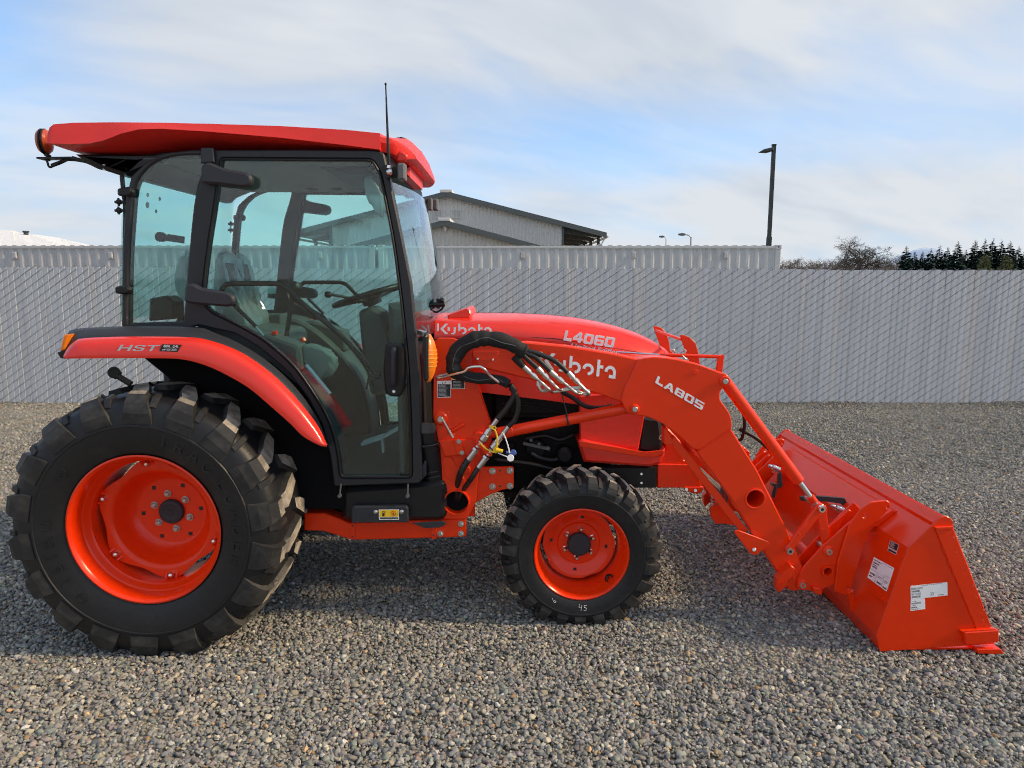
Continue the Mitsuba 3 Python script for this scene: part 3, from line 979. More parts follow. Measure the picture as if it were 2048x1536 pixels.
def arc_text(word, r, phi, h, gap, y, depth=.0042, serif=None):
    """Raised letters round the sidewall, reading clockwise; phi is the angle of the first letter (degrees)."""
    ms, a = [], math.radians(phi)
    for ch in word:
        if ch == ' ':
            a -= h * .5 / r
            continue
        m = meshkit.text_mesh(ch, h, depth, True)
        v = np.asarray(m.vertices)
        w = v[:, 0].max() + v[:, 0].min()
        a -= w / 2 / r
        t, u = np.array([math.sin(a), 0, -math.cos(a)]), np.array([math.cos(a), 0, math.sin(a)])
        ms.append(tm(u * r + (v[:, 0:1] - w / 2) * t + v[:, 1:2] * u + (v[:, 2:3] - depth * .3) * np.array([0, -1.0, 0]) + [0, y, 0], m.faces))
        a -= (w / 2 + gap) / r
    return ms


def wheel_dirs(n, start):
    return [math.radians(start + 360.0 / n * k) for k in range(n)]


def square_hole(p, s):
    return box(p[0] - s, p[0] + s, p[1] - .0015, p[1] + .01, p[2] - s, p[2] + s, .0005)


def build_wheel(kind):
    """Parts of one wheel in its own frame: hub axis along +y, outer flange at y = 0. Returns [(name, parent, mesh, material, smooth)]."""
    out = []
    if kind == 'rear':
        half, off = .2225, -.02
        pr = [(.318, .150), (.330, .186), (.345, .200), (.40, .2165), (.45, .2225), (.456, .2225), (.459, .2262), (.466, .2258), (.469, .221), (.52, .214), (.553, .200), (.576, .172), (.585, .11), (.588, 0)]
        st = [(.474, .214, .477, .2235, .064, .060, 0), (.515, .209, .520, .2275, .061, .055, .0), (.547, .195, .564, .2165, .054, .046, .010), (.568, .170, .595, .190, .047, .036, .024), (.575, .140, .602, .152, .044, .034, .036), (.577, .126, .589, .130, .042, .030, .046), (.580, .108, .606, .110, .045, .035, .060), (.584, .04, .610, .04, .043, .033, .115), (.585, -.03, .611, -.03, .034, .022, .160)]
        rd = [(.537, .197, .547, .209, .017, .012, -.110), (.562, .176, .584, .186, .017, .012, -.105), (.577, .12, .595, .123, .015, .010, -.09)]
        body, lugs, tops = tyre(.622, half, .33, 18, pr, st, rd)
        sh = lambda m: shift(m, y=off)                          # noqa: E731
        out.append(('tyre', None, sh(body), 'm_rubber', 35))
        out.append(('lug', 'tyre', sh(lugs), 'm_lug', False))
        out.append(('lug_face', 'tyre', sh(tops), 'm_tread', False))
        yw = half - .2185 + off
        for word, r, phi, h, gap in (('TITAN', .388, 216, .046, .020), ('TRAC LOADER', .392, 76, .050, .016)):
            for m in arc_text(word, r, phi, h, gap, yw):
                out.append(('letter', 'tyre', m, 'm_rubber', False))
        for a in (141, 227):
            out.append(('emblem', 'tyre', lathe([(.019, 0), (.019, -.004), (.024, -.004), (.024, 0), (.019, 0)], (.41 * math.cos(math.radians(a)), yw + .002, .41 * math.sin(math.radians(a))), (0, 1, 0), 20), 'm_rubber', False))
        rim = [(.3335, .003), (.326, 0), (.316, .010), (.310, .024), (.307, .074), (.300, .080), (.292, .100), (.284, .108), (.282, .150), (.282, .300), (.305, .335), (.308, .37), (.330, .40), (.336, .398), (.315, .366), (.312, .33), (.289, .296), (.289, .112), (.314, .080), (.317, .028), (.3335, .003)]
        out.append(('rim', None, lathe(rim, (0, 0, 0), (0, 1, 0), 96), 'm_red', 40))
        ph0, n = math.radians(38), 144
        A = np.arange(n) * 2 * math.pi / n
        wave = .265 + .0155 * np.cos(6 * (A - ph0))
        rows = []
        for r, y, wv in ((None, .158, 1), (None, .150, 1), (.238, .150, 0), (.226, .152, 0), (.212, .165, 0), (.198, .215, 0), (.188, .238, 0), (.165, .262, 0), (.150, .268, 0), (.05, .268, 0), (.05, .276, 0), (.150, .276, 0), (.196, .246, 0), (.206, .22, 0), (.22, .172, 0), (.236, .158, 0)):
            rr = wave if wv else np.full(n, r)
            rows.append(np.stack([rr * np.cos(A), np.full(n, y), rr * np.sin(A)], 1))
        rows.append(rows[0])
        m = skin(rows, True, False)
        out.append(('wheel_disc', None, tm(m.vertices, m.faces[:, ::-1]) if m.volume < 0 else m, 'm_red', 40))
        for a in wheel_dirs(6, 38):
            p = np.array([.262 * math.cos(a), .150, .262 * math.sin(a)])
            out.append(('rim_nut', 'wheel_disc', join([lathe([(0, -.026), (.007, -.025), (.0125, -.020), (.0155, -.010), (.0155, 0), (0, 0)], p, (0, 1, 0), 18)]), 'm_chrome', 40))
            d, tg = np.array([math.cos(a), 0, math.sin(a)]), np.array([-math.sin(a), 0, math.cos(a)])
            out.append(('rim_lug', 'wheel_disc', join([bar(p + d * .026 + tg * s, p - d * .012 + tg * s + [0, .03, 0], .007, .045, (0, 1, 0)) for s in (-.024, .024)]), 'm_red', 32))
        for a in wheel_dirs(6, 40):
            out.append(('hub_bolt', 'wheel_disc', hexbolt((.0855 * math.cos(a), .2678, .0855 * math.sin(a)), FRONT, .0125, .020), 'm_zinc', 30))
        for a in wheel_dirs(6, 5):
            out.append(('square_hole', 'wheel_disc', square_hole((.135 * math.cos(a), .268, .135 * math.sin(a)), .0085), 'm_ink', False))
        out.append(('hub_cap', None, lathe([(0, .247), (.012, .2465), (.014, .249), (.034, .249), (.038, .2465), (.052, .248), (.0575, .254), (.0575, .28), (0, .28)], (0, 0, 0), (0, 1, 0), 40), 'm_trim', 35))
        out.append(('axle', None, rod((0, .27, 0), (0, .55, 0), .075, 20), 'm_black', 30))
    else:
        half, off = .132, -.012
        pr = [(.215, .095), (.224, .112), (.236, .122), (.265, .131), (.290, .132), (.294, .1348), (.299, .1345), (.301, .130), (.322, .125), (.342, .113), (.356, .094), (.363, .05), (.365, 0)]
        st = [(.303, .126, .305, .1315, .029, .027, 0), (.322, .121, .326, .134, .028, .025, 0), (.341, .109, .356, .1265, .026, .022, .01), (.353, .092, .379, .110, .024, .019, .022), (.357, .082, .382, .090, .023, .017, .032), (.358, .074, .370, .077, .022, .015, .040), (.360, .064, .386, .066, .023, .018, .052), (.363, .018, .389, .018, .025, .018, .115), (.364, -.02, .390, -.02, .021, .014, .15)]
        rd = [(.333, .114, .339, .121, .009, .007, -.095), (.350, .095, .362, .106, .009, .007, -.09), (.359, .07, .372, .071, .008, .006, -.078)]
        body, lugs, tops = tyre(.39, half, .225, 23, pr, st, rd)
        sh = lambda m: shift(m, y=off)                          # noqa: E731
        out.append(('tyre', None, sh(body), 'm_rubber', 35))
        out.append(('lug', 'tyre', sh(lugs), 'm_lug', False))
        out.append(('lug_face', 'tyre', sh(tops), 'm_tread', False))
        yw = half - .1295 + off
        for word, r, phi, h, gap in (('TITAN', .252, 190, .024, .010), ('TRAC LOADER', .252, 40, .024, .008)):
            for m in arc_text(word, r, phi, h, gap, yw, .0016):
                out.append(('letter', 'tyre', m, 'm_rubber', False))
        ch = []
        for pts in ([(-.012, .024), (-.014, .008), (.001, .008)], [(-.001, .018), (-.004, -.008)], [(.024, .018), (.010, .018), (.011, .006), (.021, .004), (.020, -.006), (.010, -.007)]):
            ch.append(tube([(x + .003, yw - .002, z - .263) for x, z in pts], .0011, 5))
        for pts in ([(-.004, .012), (.004, -.006), (.014, -.011)], [(.006, .002), (.015, -.005)]):
            ch.append(tube([(x - .135, yw - .0015, z - .222) for x, z in pts], .0009, 5))
        out.append(('chalk_mark', 'tyre', join(ch), 'm_white', False))
        rim = [(.2265, .003), (.221, 0), (.213, .008), (.209, .020), (.207, .050), (.198, .062), (.193, .085), (.190, .20), (.207, .222), (.226, .252), (.230, .25), (.213, .219), (.196, .197), (.199, .088), (.213, .052), (.2265, .003)]
        out.append(('rim', None, lathe(rim, (0, 0, 0), (0, 1, 0), 80), 'm_red', 40))
        ph0, n = math.radians(20), 96
        A = np.arange(n) * 2 * math.pi / n
        wave = .178 - .016 * np.clip(np.cos(4 * (A - ph0)), .55, 1) + .008
        rows = []
        for r, y, wv in ((None, .150, 1), (None, .143, 1), (.160, .143, 0), (.148, .150, 0), (.120, .166, 0), (.106, .166, 0), (.100, .158, 0), (.050, .157, 0), (.050, .166, 0), (.100, .167, 0), (.122, .174, 0), (.150, .158, 0)):
            rr = wave if wv else np.full(n, r)
            rows.append(np.stack([rr * np.cos(A), np.full(n, y), rr * np.sin(A)], 1))
        rows.append(rows[0])
        m = skin(rows, True, False)
        out.append(('wheel_disc', None, tm(m.vertices, m.faces[:, ::-1]) if m.volume < 0 else m, 'm_red', 40))
        for a in wheel_dirs(6, 83):
            p = np.array([.0745 * math.cos(a), .157, .0745 * math.sin(a)])
            out.append(('wheel_nut', 'wheel_disc', join([lathe([(0, -.022), (.006, -.021), (.010, -.016), (.0115, -.006), (.0145, -.004), (.0145, 0), (0, 0)], p, (0, 1, 0), 16)]), 'm_chrome', 40))
        for a in wheel_dirs(4, 83):
            out.append(('square_hole', 'wheel_disc', square_hole((.138 * math.cos(a), .1545, .138 * math.sin(a)), .0075), 'm_ink', False))
        a = math.radians(-45)
        out.append(('valve_stem', 'rim', join([lathe([(.014, -.002), (.020, -.002), (.022, .004), (.014, .004), (.014, -.002)], (.202 * math.cos(a) * .98, .055, .202 * math.sin(a) * .98), (0, 1, 0), 16), rod((.19 * math.cos(a), .05, .19 * math.sin(a)), (.175 * math.cos(a), .03, .175 * math.sin(a)), .005, 8)]), 'm_black', 30))
        out.append(('hub_cap', None, lathe([(0, .125), (.008, .1245), (.050, .126), (.0575, .132), (.0575, .17), (0, .17)], (0, 0, 0), (0, 1, 0), 40), 'm_trim', 35))
        out.append(('axle', None, rod((0, .16, 0), (0, .30, 0), .06, 20), 'm_black', 30))
    return out


AX_R, AX_F = (-1.583, .572), (.329, .352)
for kind, (X, Z), Y0 in (('rear', AX_R, 2.92), ('front', AX_F, 3.195)):
    for side in (0, 1):
        base = numbered(f'{TR}__{kind}_tyre')
        tyre_key = None
        spin = .13 if kind == 'rear' else .06
        for name, parent, mesh, mat, sm in build_wheel(kind):
            M = np.eye(4); M[:3, 3] = (X, Y0, Z)
            if name in ('tyre', 'lug', 'lug_face'):
                c, s = math.cos(spin), math.sin(spin)
                M[:3, :3] = [[c, 0, -s], [0, 1, 0], [s, 0, c]]
            if side:
                M = MIRROR @ M
            mesh = moved(mesh, M)
            nm = name if name not in ('tyre', 'rim', 'wheel_disc', 'hub_cap', 'axle') else f'{kind}_{name}'
            if parent is None:
                k = part(nm, mesh, mat, sm)
                if name == 'tyre':
                    held = {'tyre': k}
                held[name] = k
            elif side == 0 or name in ('lug', 'lug_face'):
                kk = sub(held[parent], nm, mesh, mat, sm)
                if name in ('lug', 'lug_face'):
                    labels[kk] = {'kind': 'stuff'}

# --- cab
CS = 3.20                                                     # outer plane of the near cab side
def pl(pts, Y=CS): return xz(pts, Y)
quarter = curve([(313, 322), (352, 311), (395, 309.5), (409, 312), (405, 340), (396, 370), (387, 410), (378, 500), (371, 590), (366, 636), (360, 643), (300, 645), (258, 646), (255, 640), (257, 520), (262, 440), (268, 378), (285, 345)], 3, True)
door = rounded([(441, 316), (745, 318), (762, 345), (789, 480), (807, 620), (818, 740), (823, 860), (824, 956), (680, 956), (674, 897), (656, 838), (628, 790), (587, 731), (524, 677), (472, 649), (418, 622), (404, 600), (407, 560), (417, 480), (427, 420)], [8, 10, 25, 40, 40, 40, 40, 10, 10, 30, 30, 30, 30, 30, 30, 12, 12, 20, 30, 30], 4)
outer = [(262, 352), (290, 326), (330, 306), (380, 300), (600, 299), (752, 300), (768, 306), (780, 360), (803, 470), (822, 566), (833, 674), (840, 760), (844, 960), (838, 967), (668, 973), (660, 910), (644, 850), (616, 797), (577, 745), (520, 696), (470, 667), (396, 650), (384, 655), (246, 655), (243, 640), (244, 500), (250, 400)]
frame_near = slab(pl(rounded(outer, 6, 3)), CS, CS + .055, .006, [pl(quarter), pl(door)])
cabf = both('cab_frame', frame_near, 'm_frame')
ring_out = np.array(door)
dr_cx = ring_out.mean(0)
seal = slab(pl(door), CS - .006, CS + .02, .003, [pl(inset(ring_clean(door)[::1] if area2(np.array(door)) > 0 else ring_clean(door)[::-1], 4.5))])
drs = both('door', seal, 'm_black')
gl = lambda pts, y, n: slab(pl(pts, y), y, y + .002, 0)       # noqa: E731


def pane(pts, Y):
    p = ring_clean(pts)
    if area2(p) < 0:
        p = p[::-1]
    v, f = tri_fill(p, [])
    w = np.array([at(a, b, Y) for a, b in v])
    return tm(w, f)


for nm, outline, holders in (('pane', door, drs), ('quarter_pane', quarter, cabf)):
    m = pane(outline, CS + .012)
    sub2(holders, nm, m, 'm_glass', False)
# dots and defroster marks printed on the far quarter pane
dots = [(295.5, 390, 2.4, 4.2), (319.5, 398, 2.2, 4.2), (295, 410, 3.6, 6.2), (312, 422.5, 2.3, 3.8)]
FG = 2 * YC - CS
sub(cabf[1], 'pane_spots', join([slab(xz([(x + a * math.cos(t), y + b * math.sin(t)) for t in np.linspace(0, 6.2, 16)], FG - .016), FG - .018, FG - .015, 0) for x, y, a, b in dots]), 'm_grey', False)
# hinges, hinge covers, latch
up_h = rounded([(401, 330), (416, 323), (432, 330), (450, 337), (490, 344), (501, 350), (504, 360), (500, 371), (486, 375), (440, 369), (401, 366)], 7, 3)
lo_h = rounded([(370, 568), (386, 567), (400, 576), (455, 584.5), (467, 592), (469, 602), (466, 610), (455, 614), (384, 608), (367, 603)], 6, 3)
for h in (up_h, lo_h):
    sub2(drs, 'hinge', slab(xz(h, CS - .05), CS - .05, CS - .006, .010), 'm_trim', 40)
sub2(drs, 'hinge_mount', slab(pl([(405, 297), (430, 297), (432, 326), (405, 328)]), CS - .02, CS - .002, .004), 'm_trim')
hd = rounded([(770, 690), (778, 687), (800, 688), (807, 695), (808, 775), (803, 790), (797, 794), (778, 793), (770, 783), (766, 740)], 7, 4)
hk = sub2(drs, 'handle', slab(xz(hd, CS - .03), CS - .03, CS - .004, .008), 'm_black', 35)
sub2(drs, 'handle_grip', [tube(curve([at(788, 699, CS - .028), at(787.5, 703, CS - .050), at(787, 735, CS - .055), at(787, 763, CS - .050), at(787, 770, CS - .028)], 5), [.013] * 21, 10)], 'm_trim', 40)
sub2(drs, 'lock', rod(at(787.5, 783, CS - .035), at(787.5, 783, CS - .028), .0075, 14, .001), 'm_steel')
for p, q, r in ((255, 384, 10), (250, 579, 10)):
    c = at(p, q, CS)
    kb = slab(rounded([(c[0] - .035, c[2] - .018), (c[0] + .030, c[2] - .022), (c[0] + .042, c[2]), (c[0] + .022, c[2] + .022), (c[0] - .035, c[2] + .012)], .010, 3), CS - .022, CS + .002, .006)
    sub2(cabf, 'window_hinge', [kb, rod(c + [.018, -.03, 0], c + [.018, 0, 0], .014, 14, .003)], 'm_black', 35)
for q in (404, 421):
    c = at(240, q, CS + .01)
    sub2(cabf, 'knob', [rod(c + [-.022, 0, 0], c + [.03, 0, 0], .006, 8), rod(c + [-.006, 0, -.017], c + [-.006, 0, .017], .005, 8), rod(c + [-.012, 0, 0], c + [.004, 0, 0], .011, 10)], 'm_black', 35)
# lower clips
for p in (682, 816):
    a, b = at(p, 968, CS - .004), at(p - (3 if p < 700 else 1), 992, CS - .004)
    sub2(cabf, 'clip', [rod(a, b, .004, 8), rod(b + [0, -.004, 0], b + [0, .01, 0], .009, 12)], 'm_grey')

# windscreen and rear window between the two sides
def cross_pane(side_px, bulge, n=9):
    g = []
    for px, py in side_px:
        a = at(px, py, CS + .02)
        row = []
        for k in range(n):
            s = k / (n - 1)
            row.append([a[0] + bulge * (1 - (2 * s - 1) ** 2), CS + .02 + s * 2 * (YC - CS - .02), a[2]])
        g.append(row)
    g = np.array(g)
    k, m, _ = g.shape
    return tm(g.reshape(-1, 3), [[i * m + j, i * m + j + 1, (i + 1) * m + j + 1, (i + 1) * m + j] for i in range(k - 1) for j in range(m - 1)])


wind = curve([(778, 362), (803, 472), (821, 566), (832, 676)], 4)
part('windscreen', cross_pane(wind, .07), 'm_glass', True)
rearp = [(251, 333), (247, 362), (243, 450), (240, 560), (240, 640)]
part('rear_window', cross_pane(rearp, -.05), 'm_glass', True)
ww = [at(x, y, CS + .02) for x, y in wind]
part('cab_header', box(at(768, 310, CS)[0] - .08, at(772, 310, CS)[0], CS + .056, 2 * YC - CS - .056, at(770, 330, CS)[2] - .01, at(770, 303, CS)[2], .01), 'm_frame')
part('cowl', box(at(843, 690, 3.4)[0] - .10, at(868, 690, 3.52)[0] - .015, 3.46, 2 * YC - 3.46, .75, 1.43, .03), 'm_black')
part('cowl_strip', slab(pl([(826, 690), (838, 690), (846, 960), (838, 962)], CS + .06), CS + .058, CS + .30, .006), 'm_frame')
# wiper at the foot of the windscreen
w0 = at(872, 609, 3.60)
part('wiper_pivot', [rod(w0 + [-.035, 0, -.004], w0 + [.045, 0, .002], .013, 14, .003), rod(w0 + [.012, 0, -.02], w0 + [.012, 0, .03], .010, 12, .002), rod(w0 + [.03, -.012, .012], w0 + [.03, .012, .026], .012, 12, .003), rod(w0 + [-.02, 0, -.03], w0 + [-.02, 0, .02], .010, 12, .002)], 'm_black', 35)
part('washer_hose', tube(curve([w0 + [-.03, .02, -.05], w0 + [.02, .01, -.03], w0 + [.04, 0, .0], w0 + [.03, .02, .03]], 6), .005, 8), 'm_black', True)

# --- roof
def roof_ring(X, ztop, zedge, zcrease, zbot, wtop, wcr, wbot, hump=.03):
    half = [(0, ztop + hump), (wtop * .55, ztop + hump * .7), (wtop * .86, ztop + .008), (wtop, zedge), (wcr, zcrease), (wbot, zbot), (wbot * .5, zbot - .002), (0, zbot - .002)]
    pts = [(y, z) for y, z in half] + [(-y, z) for y, z in half[-2:0:-1]]
    return [[X, YC - y, z] for y, z in pts]


RS = 3.165
rs = []
for px, ytop, ycr, ybot, wt, wc, wb in ((93.5, 280, 285, 288, .650, .655, .60), (95, 266, 286, 291, .650, .662, .59), (99, 254, 286.5, 295, .648, .668, .58), (107, 247.5, 287, 299, .645, .672, .57), (146, 244.5, 288, 305, .645, .675, .56), (184, 244, 287, 307, .64, .675, .545), (212, 243.5, 281, 308, .642, .675, .54), (248, 243.5, 267, 308, .645, .675, .54), (284, 244, 258.5, 306, .645, .675, .54), (330, 244.5, 257.5, 302.5, .645, .674, .54), (420, 246.5, 263, 300, .645, .672, .54), (560, 251, 275, 300, .645, .668, .55), (690, 258.5, 290, 302, .643, .662, .58), (760, 265.5, 299, 304, .635, .652, .61)):
    a = at(px, ytop, YC - wt); b = at(px, ycr, YC - wc); c = at(px, ybot, YC - wb)
    rs.append(roof_ring(a[0], a[2] - .002, a[2] - .002, b[2], c[2], wt, wc, wb, .05))
part('roof', skin(rs), 'm_roof', 24)
# front visor of the roof
vis = []
end = np.array(rs[-1])
X_e = end[0, 0] + .0006
for X, zc_, ze, zb, w in ((X_e, end[0, 2], end[3, 2], 2.192, .632), (-.530, 2.328, 2.262, 2.188, .612), (-.508, 2.324, 2.257, 2.184, .580), (-.488, 2.313, 2.250, 2.182, .540), (-.470, 2.296, 2.241, 2.184, .495), (-.456, 2.275, 2.230, 2.190, .455), (-.448, 2.250, 2.217, 2.198, .425)):
    half = [(0, zc_), (w * .5, zc_ - (zc_ - ze) * .22), (w * .85, ze + .006), (w, ze - .014), (w, (ze + zb) / 2), (w * .96, zb), (w * .5, zb + .004), (0, zb + .004)]
    pts = half + [(-y, z) for y, z in half[-2:0:-1]]
    vis.append([[X, YC - y, z] for y, z in pts])
part('roof_visor', skin(vis), 'm_roof', 28)
part('visor_lip', box(-.555, -.500, 3.58, 2 * YC - 3.58, 2.135, 2.186, .012), 'm_roof')
recess = slab(rounded(xz([(795, 305), (803, 301), (818, 311), (811, 324), (792, 326)], 3.245), .02, 3), 3.240, 3.262, .008)
part('visor_step', recess, 'm_roof')
part('roof_base', [slab(pl([(146, 307), (271, 310), (330, 303), (768, 302), (768, 310), (330, 316), (285, 330), (262, 352), (246, 353), (200, 338), (165, 322)], 3.26), 3.26, 2 * YC - 3.26, .02)], 'm_black', 30)
part('headliner', box(at(270, 330, CS)[0], at(752, 330, CS)[0], CS + .06, 2 * YC - CS - .06, at(600, 317, CS)[2], at(600, 309, CS)[2], .01), 'm_liner')
part('headliner_duct', [slab(rounded(xz([(620, 322), (752, 322), (760, 352), (700, 350), (640, 338)], 3.5), .02, 3), 3.42, 4.26, .03)], 'm_inside', 35)
for px, py in ((620, 362), (670, 360)):
    c = at(px, py, 4.20)
    part('speaker', lathe([(0, 0), (.045, .0), (.055, .008), (.055, .03), (0, .03)], c, (0, 1, 0), 24), 'm_black')
# rear quarter handle and rear wiper arm, seen through the panes
c = at(322, 474, 3.62)
part('window_arm', [bar(c, at(368, 481, 3.62), .02, .030), rod(c + [0, -.02, 0], c + [0, .02, 0], .024, 16, .004), bar(at(336, 471, 3.62), at(368, 476, 3.62), .02, .015)], 'm_black')

# --- beacon, aerial, lamps on the cab
bc = at(89, 283, 3.33)
bk = part('beacon', lathe([(0, -.029), (.030, -.027), (.046, -.021), (.053, -.012), (.053, -.009), (.047, -.008), (.047, .008), (.053, .009), (.053, .012), (.046, .021), (.030, .027), (0, .029)], bc, (.98, .2, 0), 36), 'm_amber_dark', 30)
sub(bk, 'ring', lathe([(.047, -.0085), (.0555, -.0085), (.0555, -.003), (.049, -.002), (.049, .002), (.0555, .003), (.0555, .0085), (.047, .0085), (.047, -.0085)], bc, (.98, .2, 0), 36), 'm_black')
st = at(94, 316, 3.33)
sub(bk, 'stem', [rod(bc + [.012, 0, -.055], (st[0], 3.33, st[2] + .006), .014, 12), rod((st[0], 3.33, st[2] - .012), (st[0], 3.33, st[2] - .004), .013, 6)], 'm_black')
part('beacon_bracket', [bar(at(79, 317.5, 3.33), at(155, 316.5, 3.33), .05, .007), bar(at(150, 316, 3.33), at(196, 330, 3.33), .05, .012)], 'm_black')
part('wiring', [tube(curve([at(94, 322, 3.32), at(99, 334, 3.32), at(110, 330, 3.32), at(130, 320, 3.32), at(170, 324, 3.31), at(205, 338, 3.30), at(230, 330, 3.30), at(262, 313, 3.28)], 6), .005, 8), tube(curve([at(104, 331, 3.33), at(120, 325, 3.33), at(135, 318, 3.33)], 5), .009, 8), tube(curve([at(244, 352, 3.24), at(247, 385, 3.23), at(251, 420, 3.22), at(250, 500, 3.225), at(249, 652, 3.225)], 6), .010, 8)], 'm_black', True)
wl = at(208, 334, 3.28)
part('rear_bolt', [rod(wl + [0, 0, -.014], wl + [0, 0, .012], .006, 10)], 'm_white')
b0 = at(779, 346, 3.14)
ak = part('aerial', tube([at(778, 331, 3.14), at(776.5, 300, 3.14), at(771.3, 169, 3.14)], [.0075, .0062, .0028], 12), 'm_black', True)
sub(ak, 'tip', lathe([(0, -.006), (.004, -.004), (.0052, 0), (.004, .004), (0, .006)], at(771.2, 168, 3.14), (0, 0, 1), 12), 'm_black', True)
sub(ak, 'base', [rod(at(778, 337, 3.14), at(779, 331, 3.14), .012, 14), lathe([(0, -.014), (.010, -.011), (.0145, 0), (.010, .011), (0, .014)], at(779, 344, 3.14), (1, 0, .2), 14), rod(at(779, 344, 3.14), at(779, 344, 3.14) + [0, .07, 0], .007, 10)], 'm_chrome', 40)
part('aerial_mount', [bar(at(771, 331, 3.19), at(781, 355, 3.19), .02, .035), rod(at(786, 345, 3.19), at(786, 345, 3.23), .026, 18)], 'm_black')
wk = slab(rounded(xz([(796, 328), (811, 327), (811.5, 361), (797, 361)], 3.155), .006, 3), 3.13, 3.20, .008)
wkk = both('work_light', wk, 'm_grey')
br = at(842, 409, 4.42)
part('light_bracket', [slab(xz([(834, 399), (855, 399), (855, 418), (840, 417)], 4.40), 4.40, 4.406, .001, [circle(*at(849, 403, 4.4)[[0, 2]], .006, 8), circle(*at(851, 411, 4.4)[[0, 2]], .006, 8)]), slab(rounded(xz([(854, 397), (864, 396), (864, 420), (854, 420)], 4.38), .006, 3), 4.37, 4.44, .006)], 'm_grey')

# --- fender, trim, tail lamp
def resample(p, n):
    p = curve(p, 8)
    d = np.r_[0, np.cumsum(np.linalg.norm(np.diff(p, axis=0), axis=1))]
    s = np.linspace(0, d[-1], n)
    return np.column_stack([np.interp(s, d, p[:, 0]), np.interp(s, d, p[:, 1])])


TB = resample([(128, 713), (136, 698), (148, 685.5), (166, 678.5), (255, 675), (374, 676), (424, 684), (483, 707), (542, 748), (592, 798), (633, 850), (653, 890)], 56)
LBp = resample([(128, 716), (200, 715.5), (292, 715), (360, 717), (410, 729), (456, 750), (501, 777), (547, 816), (583, 848), (606, 871), (638, 889), (653, 892)], 56)
rows = []
for i in range(56):
    s = i / 55
    k = min(1, s / .06, 1.0)
    a, c = TB[i], LBp[i]
    m1, m2, m3 = a + (c - a) * .10, a + (c - a) * .45, a + (c - a) * .82
    rows.append([at(*a, 3.075), at(*a, 3.035) + [0, 0, .001], at(*m1, 2.990), at(*m2, 2.972), at(*m3, 2.966), at(*c, 2.966), at(*c, 2.985) + [0, 0, .004], at(*c, 3.03) + [0, 0, .012]])
fend = both('fender', sheet(np.array(rows), -.003), 'm_hood', 50)
TT = resample([(134, 672), (138, 664.5), (147, 660), (187, 656), (300, 652.5), (392, 655), (432, 668), (482, 690), (540, 728), (592, 778), (634, 838), (656, 893)], 56)
rows = []
for i in range(56):
    a, c = TT[i], TB[i]
    rows.append([at(*a, 3.30), at(*a, 3.19), at(*(a + (c - a) * .2), 3.13), at(*(a + (c - a) * .7), 3.095), at(*c, 3.080), at(*c, 3.080) + [0, 0, -.012]])
tr = both('fender_trim', sheet(np.array(rows), -.003), 'm_trim', 50)
sub2(fend, 'marker_lamp', slab(rounded(xz([(131, 669), (141, 668), (133, 700), (124, 703), (127, 684)], 3.09), .004, 2), 3.075, 3.20, .005), 'm_amber_solid')
sub2(fend, 'rear_cap', slab(rounded(xz([(121, 704), (140, 698), (142, 716), (128, 715)], 3.10), .004, 2), 3.07, 3.25, .006), 'm_black')
rows = [[at(*LBp[i], 3.0) + [0, 0, .006], at(*LBp[i], 3.1) + [0, 0, .035], at(*LBp[i], 3.34) + [0, 0, .05]] for i in range(14, 56)]
both('fender_liner', sheet(np.array(rows), .003), 'm_under', 50)
both('cab_underside', slab(xz([(288, 716), (345, 762), (390, 830), (470, 960), (560, 1010), (612, 1018), (690, 1018), (690, 965), (668, 965), (664, 900), (640, 830), (600, 775), (540, 725), (470, 690), (392, 690), (300, 700)], 3.243), 3.243, 3.257, .002), 'm_under')
m, w = text('HST'), None
w = text_width(m)
sub(fend[0], 'lettering', decal(m, (231, 701.3), (82 / w, .6 / w), (7.5, -11.3), 2.9665, .002), 'm_silver', False)
stk = xz([(324, 688.5), (362, 689.5), (355, 704.2), (318.5, 702.5)], 2.965)
sk = sub(fend[0], 'sticker', slab(stk, 2.9648, 2.972, 0), 'm_ink', False)
for s_, o, wd, h in (('NOR', (326.2, 693.6), 12.5, 4.0), ('CAL', (344.5, 694.4), 12.0, 4.0), ('530-221-8880', (323.5, 700.6), 29.0, 2.5), ('TRACTOR', (326.5, 696.2), 26, .9)):
    m = text(s_, True, .0004); w = text_width(m)
    sub(fend[0], 'sticker_print', decal(m, o, (wd / w, .7 / w), (.45 * h, -h), 2.9647, .0004), 'm_white', False)

# --- tank, filler, step panel, frame rail
tk = part('fuel_tank', slab(rounded(xz([(684, 980), (700, 976), (780, 971), (886, 962), (893, 975), (893, 1032), (884, 1042), (690, 1042), (683, 1036)], 3.235), [.02, .03, .03, .03, .03, .03, .03, .03, .03], 4), 3.235, 3.62, .022), 'm_black', 40)
nk = [at(855, 858, 3.235), at(858, 885, 3.245), at(864, 920, 3.27), at(871, 958, 3.30), at(872, 1000, 3.30)]
sub(tk, 'filler_neck', tube(curve(nk, 5), np.interp(np.arange(21), [0, 5, 10, 15, 20], [.036, .038, .046, .050, .054]), 24), 'm_black', True)
for p, q, yy in ((858, 888, 3.247), (866, 940, 3.285), (868, 950, 3.29)):
    sub(tk, 'neck_collar', lathe([(.040, -.006), (.050, -.006), (.052, 0), (.050, .006), (.040, .006), (.040, -.006)], at(p, q, yy), (-.12, 0, 1), 24), 'm_black')
cap = at(854, 860, 3.235)
a = np.arange(8) * math.pi / 4 + .39
sub(tk, 'filler_cap', [prism(np.column_stack([np.cos(a), np.sin(a)]) * .042, [], lambda p: cap + p[:, [0, 1, 2]], -.012, .030, .005)], 'm_cap', 25)
sub(tk, 'neck_plate', slab(xz([(841, 938), (850, 920), (853, 922), (853, 950), (843, 960)], 3.22), 3.22, 3.226, .001), 'm_trim')
